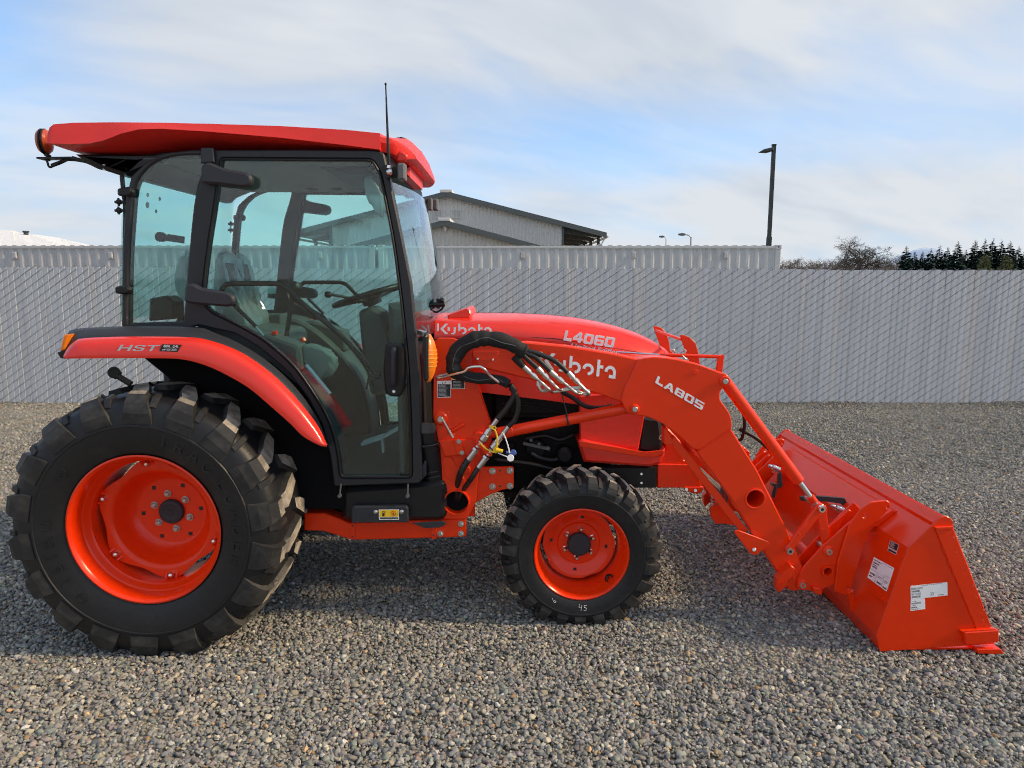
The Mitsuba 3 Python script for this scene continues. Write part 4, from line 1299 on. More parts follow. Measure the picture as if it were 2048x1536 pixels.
pn = part('step_panel', slab(rounded(xz([(702, 1013), (816, 1012), (817, 1045), (702, 1046)], 3.20), [.018, .018, .003, .003], 4), 3.20, 3.232, .006), 'm_trim', 35)
for p in (751, 803):
    sub(pn, 'bolt', [lathe([(0, -.008), (.006, -.007), (.0105, -.003), (.0105, 0), (0, 0)], at(p, 1024 - (p > 760) * .4, 3.20), (0, 1, 0), 16)], 'm_zinc', 40)
Yk = 3.199
sub(pn, 'sticker', slab(xz([(757.5, 1019.3), (798, 1019), (798, 1039.3), (758, 1039.6)], Yk), Yk, Yk + .0008, 0), 'm_white', False)
sub(pn, 'sticker_field', slab(xz([(758.7, 1020.2), (797.2, 1020), (797.2, 1033.7), (758.7, 1034)], Yk - .0005), Yk - .0005, Yk, 0), 'm_yellow', False)
sub(pn, 'sticker_bar', slab(xz([(759.5, 1034.8), (796.6, 1034.6), (796.6, 1037.7), (759.5, 1037.9)], Yk - .0005), Yk - .0005, Yk, 0), 'm_ink', False)
pump = [sbox(0, 0, 5.4, .9), sbox(.5, .9, 4.6, 10).difference(sbox(1.4, 6, 3.7, 9)), sbox(5.4, 2.2, 6.2, 8.6).union(sbox(4.6, 2.2, 5.4, 3)).union(Polygon([(5.4, 8.0), (6.6, 9.6), (7.2, 9.0), (6.2, 7.4)]))]
sub(pn, 'pump_symbol', decal(pump, (764, 1032.6), (1.0, 0), (0, -1.05), Yk - .0006, .0004), 'm_ink', False)
pr = Point(0, 0).buffer(5.1).difference(Point(0, 0).buffer(4.0)).union(affinity.rotate(sbox(-4.6, -.5, 4.6, .5), -45))
sub(pn, 'prohibition_symbol', decal([pr], (786.5, 1027), (1, 0), (0, -1), Yk - .0008, .0004), 'm_red', False)
sub(pn, 'flame_symbol', decal([Polygon([(-1.6, -2.4), (1.6, -2.4), (2.0, 0), (.9, .6), (.6, 2.8), (-.8, 1.2), (-2, .2)])], (786.5, 1027), (1, 0), (0, -1), Yk - .0006, .0003), 'm_ink', False)
both('frame_rail', slab(xz([(608, 1027), (650, 1027), (698, 1046), (931, 1037), (932, 1074), (705, 1080), (645, 1062), (608, 1061)], 3.27), 3.27, 3.36, .004), 'm_red')
for p, q in ((702, 1063), (865, 1057)):
    part('rail_bracket', slab(xz([(p - 2, 1047 if p < 800 else 1041), (p + 8, 1046.5 if p < 800 else 1040.5), (p + 8, 1078), (p - 2, 1079)], 3.264), 3.264, 3.272, .001), 'm_red')
for p, q in ((922, 1047.6), (922, 1067), (881, 1067)):
    part('frame_bolt', hexbolt(at(p, q, 3.27), FRONT, .011, .014), 'm_zinc', 30)
for p, q in ((705, 1051.5), (705, 1073.5), (867, 1070)):
    part('frame_bolt', rod(at(p, q, 3.262), at(p, q, 3.27), .0045, 10), 'm_ink')
part('mud_flap', slab(rounded(xz([(823, 1046), (886, 1042), (894, 1047), (880, 1055), (850, 1056)], 3.23), .008, 3), 3.228, 3.235, .001), 'm_trim')
part('rear_shroud', slab(xz([(600, 960), (690, 968), (690, 1030), (650, 1030), (612, 1026)], 3.38), 3.38, 3.44, .01), 'm_black')
for q in (985, 1000):
    part('brake_line', tube(curve([at(590, q - 4, 3.34), at(630, q, 3.33), at(668, q + 6, 3.33), at(690, q + 5, 3.36)], 5), .006, 8), 'm_black', True)

# --- chassis, engine
part('transmission', [box(-1.85, -.35, 3.60, 4.08, .40, .685, .04), box(-1.95, -1.3, 3.66, 4.02, .40, .75, .04)], 'm_engine')
part('rear_axle', [rod((AX_R[0], 3.25, AX_R[1]), (AX_R[0], 2 * YC - 3.25, AX_R[1]), .10, 24)], 'm_engine')
part('front_axle', [box(AX_F[0] - .07, AX_F[0] + .07, 3.46, 2 * YC - 3.46, AX_F[1] - .06, AX_F[1] + .10, .02), box(AX_F[0] - .16, AX_F[0] + .16, 3.62, 4.06, .36, .56, .03)], 'm_engine')
part('engine', [box(-.30, .52, 3.62, 4.06, .52, 1.08, .03), box(-.10, .40, 3.58, 4.1, .92, 1.14, .02), box(-.28, .02, 3.56, 3.7, .60, .80, .03)], 'm_engine')
for p0, r in (((.42, 3.56, .80), .06), ((.30, 3.55, 1.0), .045), ((.12, 3.54, .78), .05)):
    part('engine_pulley', rod(p0, np.array(p0) + [0, .06, 0], r, 20, .005), 'm_engine')
of = at(1130, 912, 3.52)
part('oil_filter', [rod(of + [0, 0, 0], of + [0, .12, 0], .042, 24, .012)], 'm_black', 40)
part('engine_hose', [tube(curve([at(1050, 878, 3.54), at(1090, 872, 3.54), at(1120, 880, 3.54), at(1150, 868, 3.56)], 6), .010, 8), tube(curve([at(1060, 905, 3.53), at(1080, 916, 3.53), at(1110, 920, 3.54), at(1125, 905, 3.55)], 6), .014, 8), tube(curve([at(990, 920, 3.50), at(1060, 928, 3.50), at(1110, 940, 3.50)], 6), .011, 8), tube(curve([at(1000, 806, 3.53), at(1080, 815, 3.53), at(1140, 832, 3.53)], 6), .004, 6)], 'm_black', True)
part('engine_fitting', [rod(at(1062, 880, 3.53), at(1062, 880, 3.60), .009, 10), rod(at(1078, 888, 3.53), at(1078, 888, 3.6), .008, 10), rod(at(1095, 896, 3.53), at(1095, 896, 3.6), .009, 10), bar(at(1046, 886, 3.54), at(1100, 898, 3.54), .02, .014)], 'm_grey')
part('radiator_shroud', [box(at(1020, 760, 3.5)[0], at(1160, 760, 3.5)[0], 3.535, 3.56, at(1080, 830, 3.5)[2], at(1080, 740, 3.5)[2], .004)] + [bar(at(1030 + 16 * k, 762, 3.533), at(1030 + 16 * k, 828, 3.533), .004, .006, (0, 1, 0)) for k in range(8)], 'm_engine')
both('front_frame', slab(xz([(1120, 935), (1313, 935), (1313, 976), (1240, 976), (1120, 1000)], 3.50), 3.50, 3.56, .004), 'm_black')
for p, q in ((1283, 948), (1283, 966)):
    part('frame_bolt', rod(at(p, q, 3.494), at(p, q, 3.50), .006, 10), 'm_steel')

# --- bonnet
def bonnet_ring(X, hw, zb, zc, zt):
    half = [(0, zt), (hw * .45, zt - .004), (hw * .78, zt - .022), (hw * .90, zc + .030), (hw * .97, zc), (hw, zc - .03), (hw, zb)]
    return [[X, YC - y, z] for y, z in half] + [[X, YC + y, z] for y, z in half[::-1][:-1]]


st = [(-.388, .325, 1.10, 1.375, 1.452), (-.384, .332, 1.10, 1.385, 1.459), (-.15, .337, 1.08, 1.392, 1.459), (.02, .34, 1.06, 1.388, 1.458), (.18, .338, 1.04, 1.372, 1.450), (.32, .334, 1.02, 1.345, 1.437), (.45, .328, 1.0, 1.315, 1.416), (.56, .32, .98, 1.28, 1.390), (.66, .31, .96, 1.235, 1.358), (.74, .295, .95, 1.19, 1.322), (.80, .275, .95, 1.14, 1.285), (.84, .25, .95, 1.09, 1.245), (.865, .21, .96, 1.04, 1.19)]
hd_key = part('bonnet', skin([bonnet_ring(*s) for s in st]), 'm_hood', 30)
bmp = xz([(896, 630), (934, 616.5), (940, 619), (944, 628), (940, 636), (898, 637)], 3.66)
sub(hd_key, 'vent_hump', slab(bmp, 3.62, 2 * YC - 3.62, .006), 'm_hood')
HY = YC - .3365
m = wordmark()
sub(hd_key, 'name', decal(m, (874, 668), (20.8, .25), (0, -20.8), HY - .003, .003), 'm_white', False)
mc, w = model_code('L4060')
sub(hd_key, 'model_code', decal(mc, (1126.5, 680.5), (102 / w, 15 / w), (4.5, -19.5), HY - .006, .012), 'm_white', False)
m = text('Limited Edition', True, .002); w = text_width(m)
sub(hd_key, 'edition', decal(m, (1139.5, 696.5), (98 / w, 14 / w), (3.0, -9.6), HY - .010, .014), 'm_white', False)
both('bonnet_seam', slab(xz([(868, 678), (902, 677.5), (1010, 672), (1110, 676.5), (1300, 708), (1300, 709), (1110, 677.5), (1010, 673), (902, 678.5), (868, 680)], HY - .001), HY - .001, HY + .004, 0), 'm_ink', False)
both('side_panel', slab(rounded(xz([(1158, 792), (1290, 780), (1290, 830), (1276, 906), (1160, 884)], 3.49), .01, 3), 3.49, 3.52, .006), 'm_hood')
both('headlamp', slab(rounded(xz([(1280, 830), (1322, 836), (1328, 880), (1324, 908), (1300, 908), (1274, 902)], 3.50), .012, 3), 3.495, 3.75, .02), 'm_black', 35)
part('nose', box(.70, .815, 3.60, 2 * YC - 3.60, .76, 1.12, .03), 'm_black')
both('grille_guard_base', slab(rounded(xz([(1156, 884), (1165, 881), (1290, 908), (1318, 908), (1331, 896), (1331, 912), (1322, 928), (1300, 934), (1168, 925)], 3.45), .008, 3), 3.45, 3.80, .014), 'm_hood', 30)
both('lower_lip', slab(xz([(1160, 882), (1290, 904), (1326, 900), (1330, 906), (1312, 914), (1286, 914), (1158, 893)], 3.444), 3.444, 3.452, .002), 'm_red')
part('front_bracket', [slab(xz([(1315, 928), (1390, 929), (1398, 936), (1402, 976), (1315, 976)], 3.52), 3.52, 2 * YC - 3.52, .004)], 'm_red')
both('front_hook', slab(rounded(xz([(1368, 974), (1408, 974), (1404, 984), (1396, 988), (1384, 986), (1376, 982), (1370, 984)], 3.515), .004, 2), 3.513, 3.535, .003), 'm_red')
for p, q in ((1373, 979), (1391, 981)):
    part('frame_bolt', rod(at(p, q, 3.507), at(p, q, 3.515), .008, 12), 'm_steel')
both('guard_column', slab(rounded(xz([(1326, 856), (1338, 858), (1362, 884), (1368, 920), (1392, 928), (1318, 930), (1320, 906), (1332, 900)], 3.53), .006, 2), 3.53, 3.60, .006), 'm_red')
gh = xz([(1360, 670), (1367.5, 670), (1380, 675), (1391, 686), (1397, 706), (1402, 745), (1388, 742), (1376, 716), (1370, 700)], 3.50)
both('bonnet_guard', slab(rounded(gh, .006, 3), 3.50, 3.512, .002), 'm_red')
ca = at(1363, 679, 3.512)
part('guard_crossbar', bar((ca[0], 3.512, ca[2]), (ca[0], 2 * YC - 3.512, ca[2]), .012, .012), 'm_red')

# --- cab inside
part('cab_floor', box(-1.45, -.50, CS + .06, 2 * YC - CS - .06, .70, .725, .004), 'm_mat')
part('firewall', [box(-.535, -.50, CS + .06, 2 * YC - CS - .06, .725, 1.15, .01), box(-.62, -.52, 3.55, 4.13, 1.1, 1.52, .03)], 'm_inside')
part('cab_rear_wall', box(-1.62, -1.58, CS + .06, 2 * YC - CS - .06, .95, 1.24, .01), 'm_inside')
inf = curve([(392, 651), (430, 652), (476, 662), (526, 690), (578, 735), (622, 788), (648, 836), (664, 895), (669, 958)], 5)
both('inner_fender', slab(xz(np.vstack([inf, [(500, 958), (440, 760), (400, 700)]]), CS + .062), CS + .062, 3.52, .015), 'm_inside', 35)
both('console', slab(rounded(xz([(410, 672), (520, 664), (600, 690), (606, 740), (560, 742), (470, 700)], 3.34), .015, 3), 3.30, 3.46, .012), 'm_inside', 35)
part('console_switch', [box(*(np.array([-.012, .012]) + at(p, q, 3.36)[0]), 3.35, 3.38, at(p, q, 3.36)[2] - .006, at(p, q, 3.36)[2] + .012, .003) for p, q in ((549, 667),)], 'm_red')
part('hand_lever', [rod(at(609, 684, 3.45), at(604, 676, 3.45), .014, 10, .004)], 'm_red')
part('bonnet_console', slab(rounded(xz([(470, 630), (566, 628), (566, 660), (470, 664)], 4.05), .01, 3), 4.02, 4.20, .01), 'm_inside')
seat = part('seat', [slab(rounded(xz([(468, 652), (560, 664), (570, 690), (560, 706), (460, 700)], 3.62), .03, 4), 3.60, 4.08, .03), slab(rounded(xz([(428, 530), (440, 522), (460, 600), (484, 668), (450, 672), (428, 600)], 3.62), .03, 4), 3.66, 4.02, .03)], 'm_inside', 40)
rg = np.random.default_rng(8)
def wrap(outline, Y0, Y1, seed, amp=.075, fr=1.0):
    p = curve(outline, 7, True)
    rows, n = [], 44
    for k, y in enumerate(np.linspace(Y0, Y1, n)):
        s = .90 + .10 * math.sin(math.pi * k / (n - 1)) ** .5
        c = p.mean(0)
        q = c + (p - c) * s
        w = np.array([at(a, b, Y0) for a, b in q]); w[:, 1] = y
        g = w * np.array([9, 14, 5]) * fr + seed
        g = g + 1.2 * np.stack([meshkit.fbm(g * .8, 2), meshkit.fbm(g * .8 + 9, 2), meshkit.fbm(g * .8 + 17, 2)], -1)
        fold = np.abs(meshkit.fbm(g, 2) - .5) * 2 + .8 * np.abs(meshkit.fbm(g * 2.7, 2) - .5)
        d = w - w.mean(0); d[:, 1] = 0
        rows.append(w + d / (np.linalg.norm(d, axis=1, keepdims=True) + 1e-9) * (.35 - fold)[:, None] * amp)
    return skin(rows)


scene['m_wrap'] = {'type': 'principledthin', 'base_color': {'type': 'rgb', 'value': [.55, .62, .62]}, 'roughness': .07, 'spec_trans': .74, 'diff_trans': .5, 'eta': 1.6}
sub(seat, 'plastic_cover', wrap([(424, 516), (440, 516), (462, 585), (490, 655), (468, 688), (444, 660), (424, 590)], 3.64, 4.04, 3), 'm_wrap', True)
sub(seat, 'plastic_cover', wrap([(348, 548), (354, 520), (368, 508), (374, 560), (362, 596)], 3.80, 3.98, 5), 'm_wrap', True)
part('lever_cover', wrap([(607, 697), (622, 694), (650, 706), (664, 722), (660, 745), (640, 755), (622, 742), (610, 722)], 3.36, 3.46, 9, .040, 3.2), 'm_wrap', True)
part('visor_cover', wrap([(730, 356), (742, 358), (764, 400), (762, 428), (750, 420), (734, 390)], 3.29, 3.35, 12, .035, 3.0), 'm_wrap', True)
part('armrest', [slab(rounded(xz([(318, 596), (350, 590), (366, 600), (366, 636), (316, 640)], 3.6), .01, 3), 3.5, 3.62, .01)], 'm_black')
sw = at(740, 590, YC)
ax = np.array([-.29, 0, .957])
u, w_, d_ = basis(ax)
ring = [sw + .195 * (math.cos(t) * u + math.sin(t) * w_) for t in np.linspace(0, 2 * math.pi, 49)]
stw = part('steering_wheel', tube(ring, .015, 10, False), 'm_black', True)
sub(stw, 'spoke', [bar(sw - ax * .03, sw + .19 * (math.cos(t) * u + math.sin(t) * w_), .03, .012) for t in (.5, 2.6, 4.7)], 'm_black')
sub(stw, 'hub', lathe([(0, -.06), (.05, -.05), (.055, -.01), (.03, 0), (0, .002)], sw, ax, 20), 'm_black')
part('steering_column', [slab(rounded(xz([(716, 622), (742, 612), (764, 624), (784, 690), (790, 790), (740, 790), (722, 690)], 3.74), .02, 3), 3.74, 3.94, .02)], 'm_inside', 35)
part('shuttle_lever', [tube(curve([at(735, 604, 3.74), at(690, 594, 3.66), at(660, 589, 3.62)], 5), .007, 8), rod(at(662, 590, 3.62), at(650, 588, 3.62), .016, 12, .005)], 'm_black', True)
kn = at(588, 582, 3.55)
part('gear_lever', [lathe([(0, -.05), (.018, -.045), (.024, -.01), (.036, .005), (.038, .025), (.026, .044), (0, .05)], kn, (.1, 0, 1), 20), rod(kn - [.012, 0, .04], at(573, 672, 3.55), .011, 10)], 'm_black', 40)
gb = curve([at(441, 597, CS + .04), at(443, 583, CS + .04), at(448, 573, CS + .04), at(458, 568, CS + .04), at(500, 567, CS + .04), at(545, 567, CS + .04), at(560, 569, CS + .04), at(575, 577, CS + .04), at(600, 602, CS + .04), at(680, 670, CS + .04), at(740, 733, CS + .04), at(754, 748, CS + .04)], 5)
rail = tube(gb, .0115, 12)
sub2(drs, 'grab_rail', [rail, rod(at(755, 750, CS + .02), at(755, 750, CS + .06), .017, 16, .003)], 'm_black', True)
sub2(drs, 'gas_strut', [rod(at(468, 610, CS + .05), at(512, 653, CS + .05), .009, 10)], 'm_black')
sub2(drs, 'strut_rod', [rod(at(512, 653, CS + .05), at(527, 671, CS + .05), .004, 8)], 'm_steel')
part('key_ring', [tube([at(740, 744, CS + .05) + .014 * np.array([math.cos(t), 0, math.sin(t)]) for t in np.linspace(0, 6.283, 17)], .002, 5, False), rod(at(738, 752, CS + .05), at(733, 778, CS + .05), .005, 6), rod(at(743, 752, CS + .05), at(746, 772, CS + .05), .005, 6), bar(at(741, 750, CS + .05), at(741, 770, CS + .05), .004, .016, (0, 1, 0))], 'm_ink')
part('pedal', [prism([(-.05, -.06), (.05, -.06), (.05, .06), (-.05, .06)], [], lambda p: at(786, 862, 3.55) + p[:, 0:1] * np.array([.86, 0, .5]) + p[:, 1:2] * np.array([0, 1.0, 0]) + p[:, 2:3] * np.array([-.5, 0, .86]), -.005, .005, .002), bar(at(768, 872, 3.55), at(725, 886, 3.55), .09, .014), bar(at(765, 876, 3.55), at(768, 905, 3.55), .03, .014)], 'm_silver')
part('park_lever', [rod(at(612, 730, CS + .08), at(660, 788, CS + .08), .010, 10)], 'm_silver')
part('pillar_sticker', slab(xz([(536, 574), (553, 575), (551, 598), (534, 597)], FG - .002), FG - .0025, FG - .0015, 0), 'm_white', False)
part('pillar_sticker_print', slab(xz([(536, 587), (551.5, 588), (550.5, 596.5), (535, 595.5)], FG - .003), FG - .0035, FG - .003, 0), 'm_ink', False)
# three point linkage behind the rear tyre
part('lift_link', [rod(at(262, 768, 3.60), at(236, 752, 3.60), .016, 12), rod(at(228, 745, 3.58), at(228, 745, 3.62), .030, 16, .004), bar(at(238, 752, 3.60), at(222, 741, 3.60), .03, .040)], 'm_black', 35)

# --- loader mast, arm, cylinders
ARM, MAST = 3.215, 3.26
mc_ = at(913, 1004, MAST)
mast = both('loader_mast', [slab(rounded(xz([(868, 684), (876, 676), (905, 676), (945, 690), (948, 758), (963, 804), (978, 848), (984, 880), (958, 936), (952, 1003), (934, 1038), (886, 1038), (884, 960), (880, 900), (866, 832)], MAST), .006, 2), MAST, MAST + .014, .003, [circle(mc_[0], mc_[2], .056, 30)]), slab(xz([(872, 690), (930, 690), (955, 800), (950, 1030), (896, 1030), (886, 900), (870, 832)], MAST + .1), MAST + .08, MAST + .094, .003)], 'm_red')
sub2(mast, 'rear_web', slab(xz([(868, 690), (874, 690), (874, 832), (890, 900), (890, 1030), (884, 1030), (884, 900), (866, 832)], MAST + .014), MAST + .0141, MAST + .08, .001), 'm_red')
sub2(mast, 'front_web', slab(xz([(946, 760), (951, 758), (981, 848), (960, 936), (952, 936), (974, 848)], MAST + .014), MAST + .0141, MAST + .08, .001), 'm_red')
sub2(mast, 'edge_fold', [bar(at(949, 760, MAST - .004), at(978, 846, MAST - .004), .012, .008)], 'm_red')
c = at(913, 1004, MAST)
sub2(mast, 'cross_tube', lathe([(.0565, -.012), (.062, -.012), (.064, -.008), (.064, 1.17), (.056, 1.17), (.056, -.008), (.0565, -.012)], c - [0, .0, 0], (0, 1, 0), 36)if False else lathe([(.0565, -.012), (.062, -.012), (.064, -.008), (.064, .10), (.056, .10), (.056, -.008), (.0565, -.012)], c, (0, 1, 0), 36), 'm_red')
sub2(mast, 'tube_dark_disc', lathe([(0, .04), (.0562, .04), (.0562, .044), (0, .044)], c, (0, 1, 0), 30), 'm_under')  # black disc added to stand for the dark inside of the open tube
fp = both('frame_plate', slab(rounded(xz([(944, 940), (956, 935), (1025, 934), (1028, 938), (1028, 976), (1004, 980), (975, 992), (948, 1008)], MAST + .03), .006, 2), MAST + .03, MAST + .05, .003), 'm_red')
for p, q in ((985, 942), (1020, 941), (985, 973), (1020, 972)):
    sub2(fp, 'bolt', hexbolt(at(p, q, MAST + .03), FRONT, .0115, .014), 'm_zinc')
for p, q in ((1000, 940.5), (1000, 971.5)):
    sub2(fp, 'bolt_hole', rod(at(p, q, MAST + .0295), at(p, q, MAST + .04), .006, 12), 'm_ink')
sub2(mast, 'clamp_band', [slab(xz([(877, 883), (903, 879), (925, 879), (951, 880), (962, 890), (958, 912), (925, 911), (890, 913)], MAST - .02), MAST - .022, MAST - .001, .004), slab(rounded(xz([(906, 880), (922, 878), (931, 910), (914, 911)], MAST - .034), .004, 2), MAST - .034, MAST - .0225, .003)], 'm_red')
for p, q in ((918, 883), (924, 905.5)):
    sub2(mast, 'bolt', hexbolt(at(p, q, MAST - .034), FRONT, .008, .011), 'm_zinc')
sub2(mast, 'gusset', slab(rounded(xz([(884, 914), (902, 914), (930, 960), (925, 968), (898, 960), (888, 950)], MAST - .006), .006, 2), MAST - .006, MAST - .0005, .002), 'm_red')
c = at(882, 836, MAST)
sub2(mast, 'pin_boss', [lathe([(0, -.014), (.026, -.014), (.032, -.008), (.032, 0), (0, 0)], c, (0, 1, 0), 28), slab(circle(c[0] + .006, c[2] + .004, .040, 24), MAST - .006, MAST + .001, .002)], 'm_red')
sub2(mast, 'lock_pin', [rod(c + [0, -.040, 0], c + [0, -.013, 0], .0145, 18, .002), rod(at(885, 838, MAST - .034), at(906, 875, MAST - .026), .0055, 10), rod(at(898, 861, MAST - .028), at(906, 875, MAST - .026), .0072, 10)], 'm_steel')
sub2(mast, 'slot_guide', [tube([at(901, 864, MAST - .004), at(927, 848, MAST - .004)], .011, 12), tube([at(903, 862, MAST - .012), at(926, 848, MAST - .012)], .006, 10)], 'm_red', True)
sub2(mast, 'lower_boss', lathe([(0, -.016), (.016, -.016), (.020, -.010), (.020, 0), (0, 0)], at(933, 938, MAST), (0, 1, 0), 20), 'm_red')
wl = sub(mast[0], 'warning_label', slab(xz([(874, 762), (902, 761.5), (902, 794.5), (874.5, 795)], MAST - .001), MAST - .001, MAST, 0), 'm_white', False)
sub(mast[0], 'warning_label_field', slab(xz([(875.3, 768.5), (901, 768.3), (901, 793.5), (875.5, 794)], MAST - .0014), MAST - .0014, MAST - .001, 0), 'm_ink', False)
sub(mast[0], 'warning_label', slab(xz([(903, 755), (929.5, 755), (930, 778), (903, 778)], MAST - .001), MAST - .001, MAST, 0), 'm_white', False)
sub(mast[0], 'warning_label_field', slab(xz([(904, 760), (928.8, 760), (929, 777), (904, 777)], MAST - .0014), MAST - .0014, MAST - .001, 0), 'm_ink', False)
sub(mast[0], 'warning_label_head', slab(xz([(904, 756), (928.8, 756), (929, 759.4), (904, 759.4)], MAST - .0014), MAST - .0014, MAST - .001, 0), 'm_yellow', False)
rg = np.random.default_rng(3)
lines = []
for k in range(9):
    y = 770.5 + 2.55 * k
    lines.append(slab(xz([(877, y), (877 + rg.uniform(13, 22), y), (877 + 14, y + .9), (877, y + .9)], MAST - .0018), MAST - .0018, MAST - .0014, 0))
for k in range(5):
    y = 762.5 + 2.8 * k
    lines.append(slab(xz([(906, y), (906 + rg.uniform(14, 21), y), (906 + 14, y + .8), (906, y + .8)], MAST - .0018), MAST - .0018, MAST - .0014, 0))
sub(mast[0], 'warning_label_print', join(lines), 'm_silver', False)
sub(mast[0], 'warning_symbol', decal([Polygon([(0, 0), (1.6, .2), (1.9, 2.4), (.9, 3.4), (1.3, 1.6), (.2, 1.4)]), Polygon([(4, .2), (7, 2.6), (8.2, 2.2), (7.2, 3.8), (6.2, 2.9), (4.8, 1.8)])], (884, 767.6), (1, 0), (0, -1), MAST - .0018, .0004), 'm_ink', False)

arm_back = rounded([(946, 699), (958, 690), (1054, 684.5), (1139, 693), (1218, 706), (1280, 719), (1268, 745), (1250, 780), (1244, 805), (1204, 790.5), (1160, 778), (1073, 762), (984, 741), (952, 732)], [10, 12, 4, 4, 4, 2, 8, 8, 2, 4, 4, 4, 4, 10], 3)
arm = both('loader_arm', slab(xz(arm_back, ARM), ARM, ARM + .085, .006), 'm_red')
elbow = rounded([(1276, 719), (1290, 715.5), (1309, 714), (1335, 716), (1360, 720), (1400, 730), (1440, 745), (1456, 749), (1461, 760), (1457, 770), (1446, 775), (1440, 785), (1439, 798), (1458, 824), (1463, 838), (1463.6, 856), (1398, 900), (1386, 898), (1383, 895), (1355, 869), (1323, 846), (1295, 833.5), (1262, 829), (1253, 824), (1242, 801), (1248, 780), (1262, 752)], [2, 3, 3, 3, 3, 3, 3, 8, 8, 5, 4, 4, 10, 4, 4, 2, 2, 4, 4, 4, 4, 8, 6, 4, 2, 4, 4], 3)
sub2(arm, 'elbow_plate', slab(xz(elbow, ARM - .012), ARM - .012, ARM + .097, .004), 'm_red')
low = [(1392, 903), (1462, 857), (1515, 941), (1569.6, 1050), (1605.5, 1133), (1600, 1165), (1604, 1178), (1592, 1183), (1576, 1180), (1557.6, 1147), (1528, 1103.6), (1460, 994)]
pc = at(1510, 997, ARM)
sub2(arm, 'lower_arm', slab(xz(low, ARM), ARM, ARM + .085, .006, [circle(pc[0], pc[2], .0425, 30)]), 'm_red')
both('torsion_tube', lathe([(.0415, -.006), (.045, -.008), (.0485, -.006), (.0485, .62), (.0415, .62), (.0415, -.006)], pc, (0, 1, 0), 36), 'm_red')
sub2(arm, 'weld_bead', [tube([at(1399, 900, ARM - .003), at(1462, 857, ARM - .003)], .004, 6), tube(curve([at(1276, 720, ARM - .004), at(1262, 752, ARM - .004), at(1248, 780, ARM - .004), at(1243, 801, ARM - .004)], 4), .004, 6)], 'm_red', True)
sub2(arm, 'cover_plate', slab(rounded(xz([(945, 702), (998, 702), (990, 716), (984, 722), (956, 720), (946, 712)], ARM - .003), .004, 2), ARM - .003, ARM + .001, .001), 'm_red')
for p, q in ((955, 718), (985.5, 719.5)):
    sub2(arm, 'bolt', rod(at(p, q, ARM - .011), at(p, q, ARM - .002), .0055, 12, .001), 'm_zinc')
m = wordmark()
sub(arm[0], 'name', decal(m, (1077.5, 736.8), (29.2, 4.0), (2.6, -33.5), ARM - .0008, .0009), 'm_white', False)
mc, w = model_code('LA805')
sub(arm[0], 'model_code', decal(mc, (1310, 765.5), (96.5 / w, 56.5 / w), (5.5, -14.0), ARM - .0128, .0009), 'm_white', False)


def pin(holders, name, p, q, Y, r, boss, h=.018):
    c = at(p, q, Y)
    sub2(holders, name, [lathe([(r * .45, -h), (r * .9, -h), (r, -h * .85), (r, 0), (r * .45, 0), (r * .45, -h)], c, (0, 1, 0), 24)], 'm_chrome', 35)
    sub2(holders, name + '_centre', lathe([(0, -h * .5), (r * .46, -h * .5), (r * .46, -h * .4), (0, -h * .4)], c, (0, 1, 0), 16), 'm_ink')
    if boss:
        sub2(holders, 'boss', lathe([(0, -h * .55), (boss * .9, -h * .55), (boss, -h * .35), (boss, .01), (0, .01)], c, (0, 1, 0), 28), 'm_red')


for p, q, bs in ((1269, 817.5, .021), (1449, 762, .025)):
    c = at(p, q, ARM - .012)
    sub2(arm, 'boss', lathe([(0, -.014), (bs * .82, -.014), (bs, -.008), (bs, 0), (0, 0)], c, (0, 1, 0), 28), 'm_red')
    sub2(arm, 'pin', rod(c - [0, .022, 0], c - [0, .012, 0], .0125, 20, .002), 'm_zinc')
sub2(arm, 'boss', lathe([(0, -.004), (.012, -.004), (.014, -.001), (.014, 0), (0, 0)], at(1390, 744, ARM - .012), (0, 1, 0), 20), 'm_red')

LIFTY = ARM + .042
a, b = at(1000, 866, LIFTY), at(1262, 814.5, LIFTY)
lift = both('lift_cylinder', [rod(a + (a - b) * .02, b, .0265, 24, .004), rod(a + (a - b) * .02, a + (b - a) * .10, .0285, 24, .003)], 'm_red')
sub2(lift, 'rod_end', [rod(a, at(958, 874, LIFTY), .017, 16), rod(at(958, 874, LIFTY) + [0, -.03, 0], at(958, 874, LIFTY) + [0, .03, 0], .028, 20, .003)], 'm_red')
t0 = a + (b - a) * .515
sub2(lift, 'cable_tie', [tube([t0 + .029 * (math.cos(t) * np.array([-.19, 0, .98]) * -1 + math.sin(t) * np.array([0, 1.0, 0])) for t in np.linspace(0, 6.283, 19)], .004, 6, False), rod(t0 + [0, -.02, .02], at(1123, 786, LIFTY), .003, 6)], 'm_ink')
TIP = 3.150
a, b = at(1451, 766, TIP), at(1597, 962, TIP)
TIPY = ARM + .042
a, b = at(1451, 764, TIPY), at(1598, 963, TIPY)
tip = both('tip_cylinder', [rod(a, b, .0275, 26, .004)], 'm_red')
e = at(1638, 1016, TIPY)
d = (b - a) / np.linalg.norm(b - a)
sub2(tip, 'piston_rod', [rod(b - d * .01, b + (e - b) * .62, .0125, 18)], 'm_chrome')
sub2(tip, 'rod_eye', [rod(b + (e - b) * .55, e, .018, 18, .003), rod(e + [0, -.034, 0], e + [0, .034, 0], .026, 24, .004)], 'm_red')
sub2(tip, 'hose', [tube(curve([at(1480, 858, TIPY + .09), at(1515, 878, TIPY + .085), at(1545, 905, TIPY + .075), at(1556, 918, TIPY + .05)], 6), .010, 10), tube(curve([at(1487, 826, TIPY + .05), at(1489, 852, TIPY + .07), at(1484, 876, TIPY + .10), at(1479, 880, TIPY + .12)], 6), .008, 10)], 'm_hose', True)

# bucket linkage
LK = 3.185
P1, P2, P3, P4 = (1578, 1100.5), (1641.6, 1016.7), (1656, 1102), (1603.5, 1168.5)


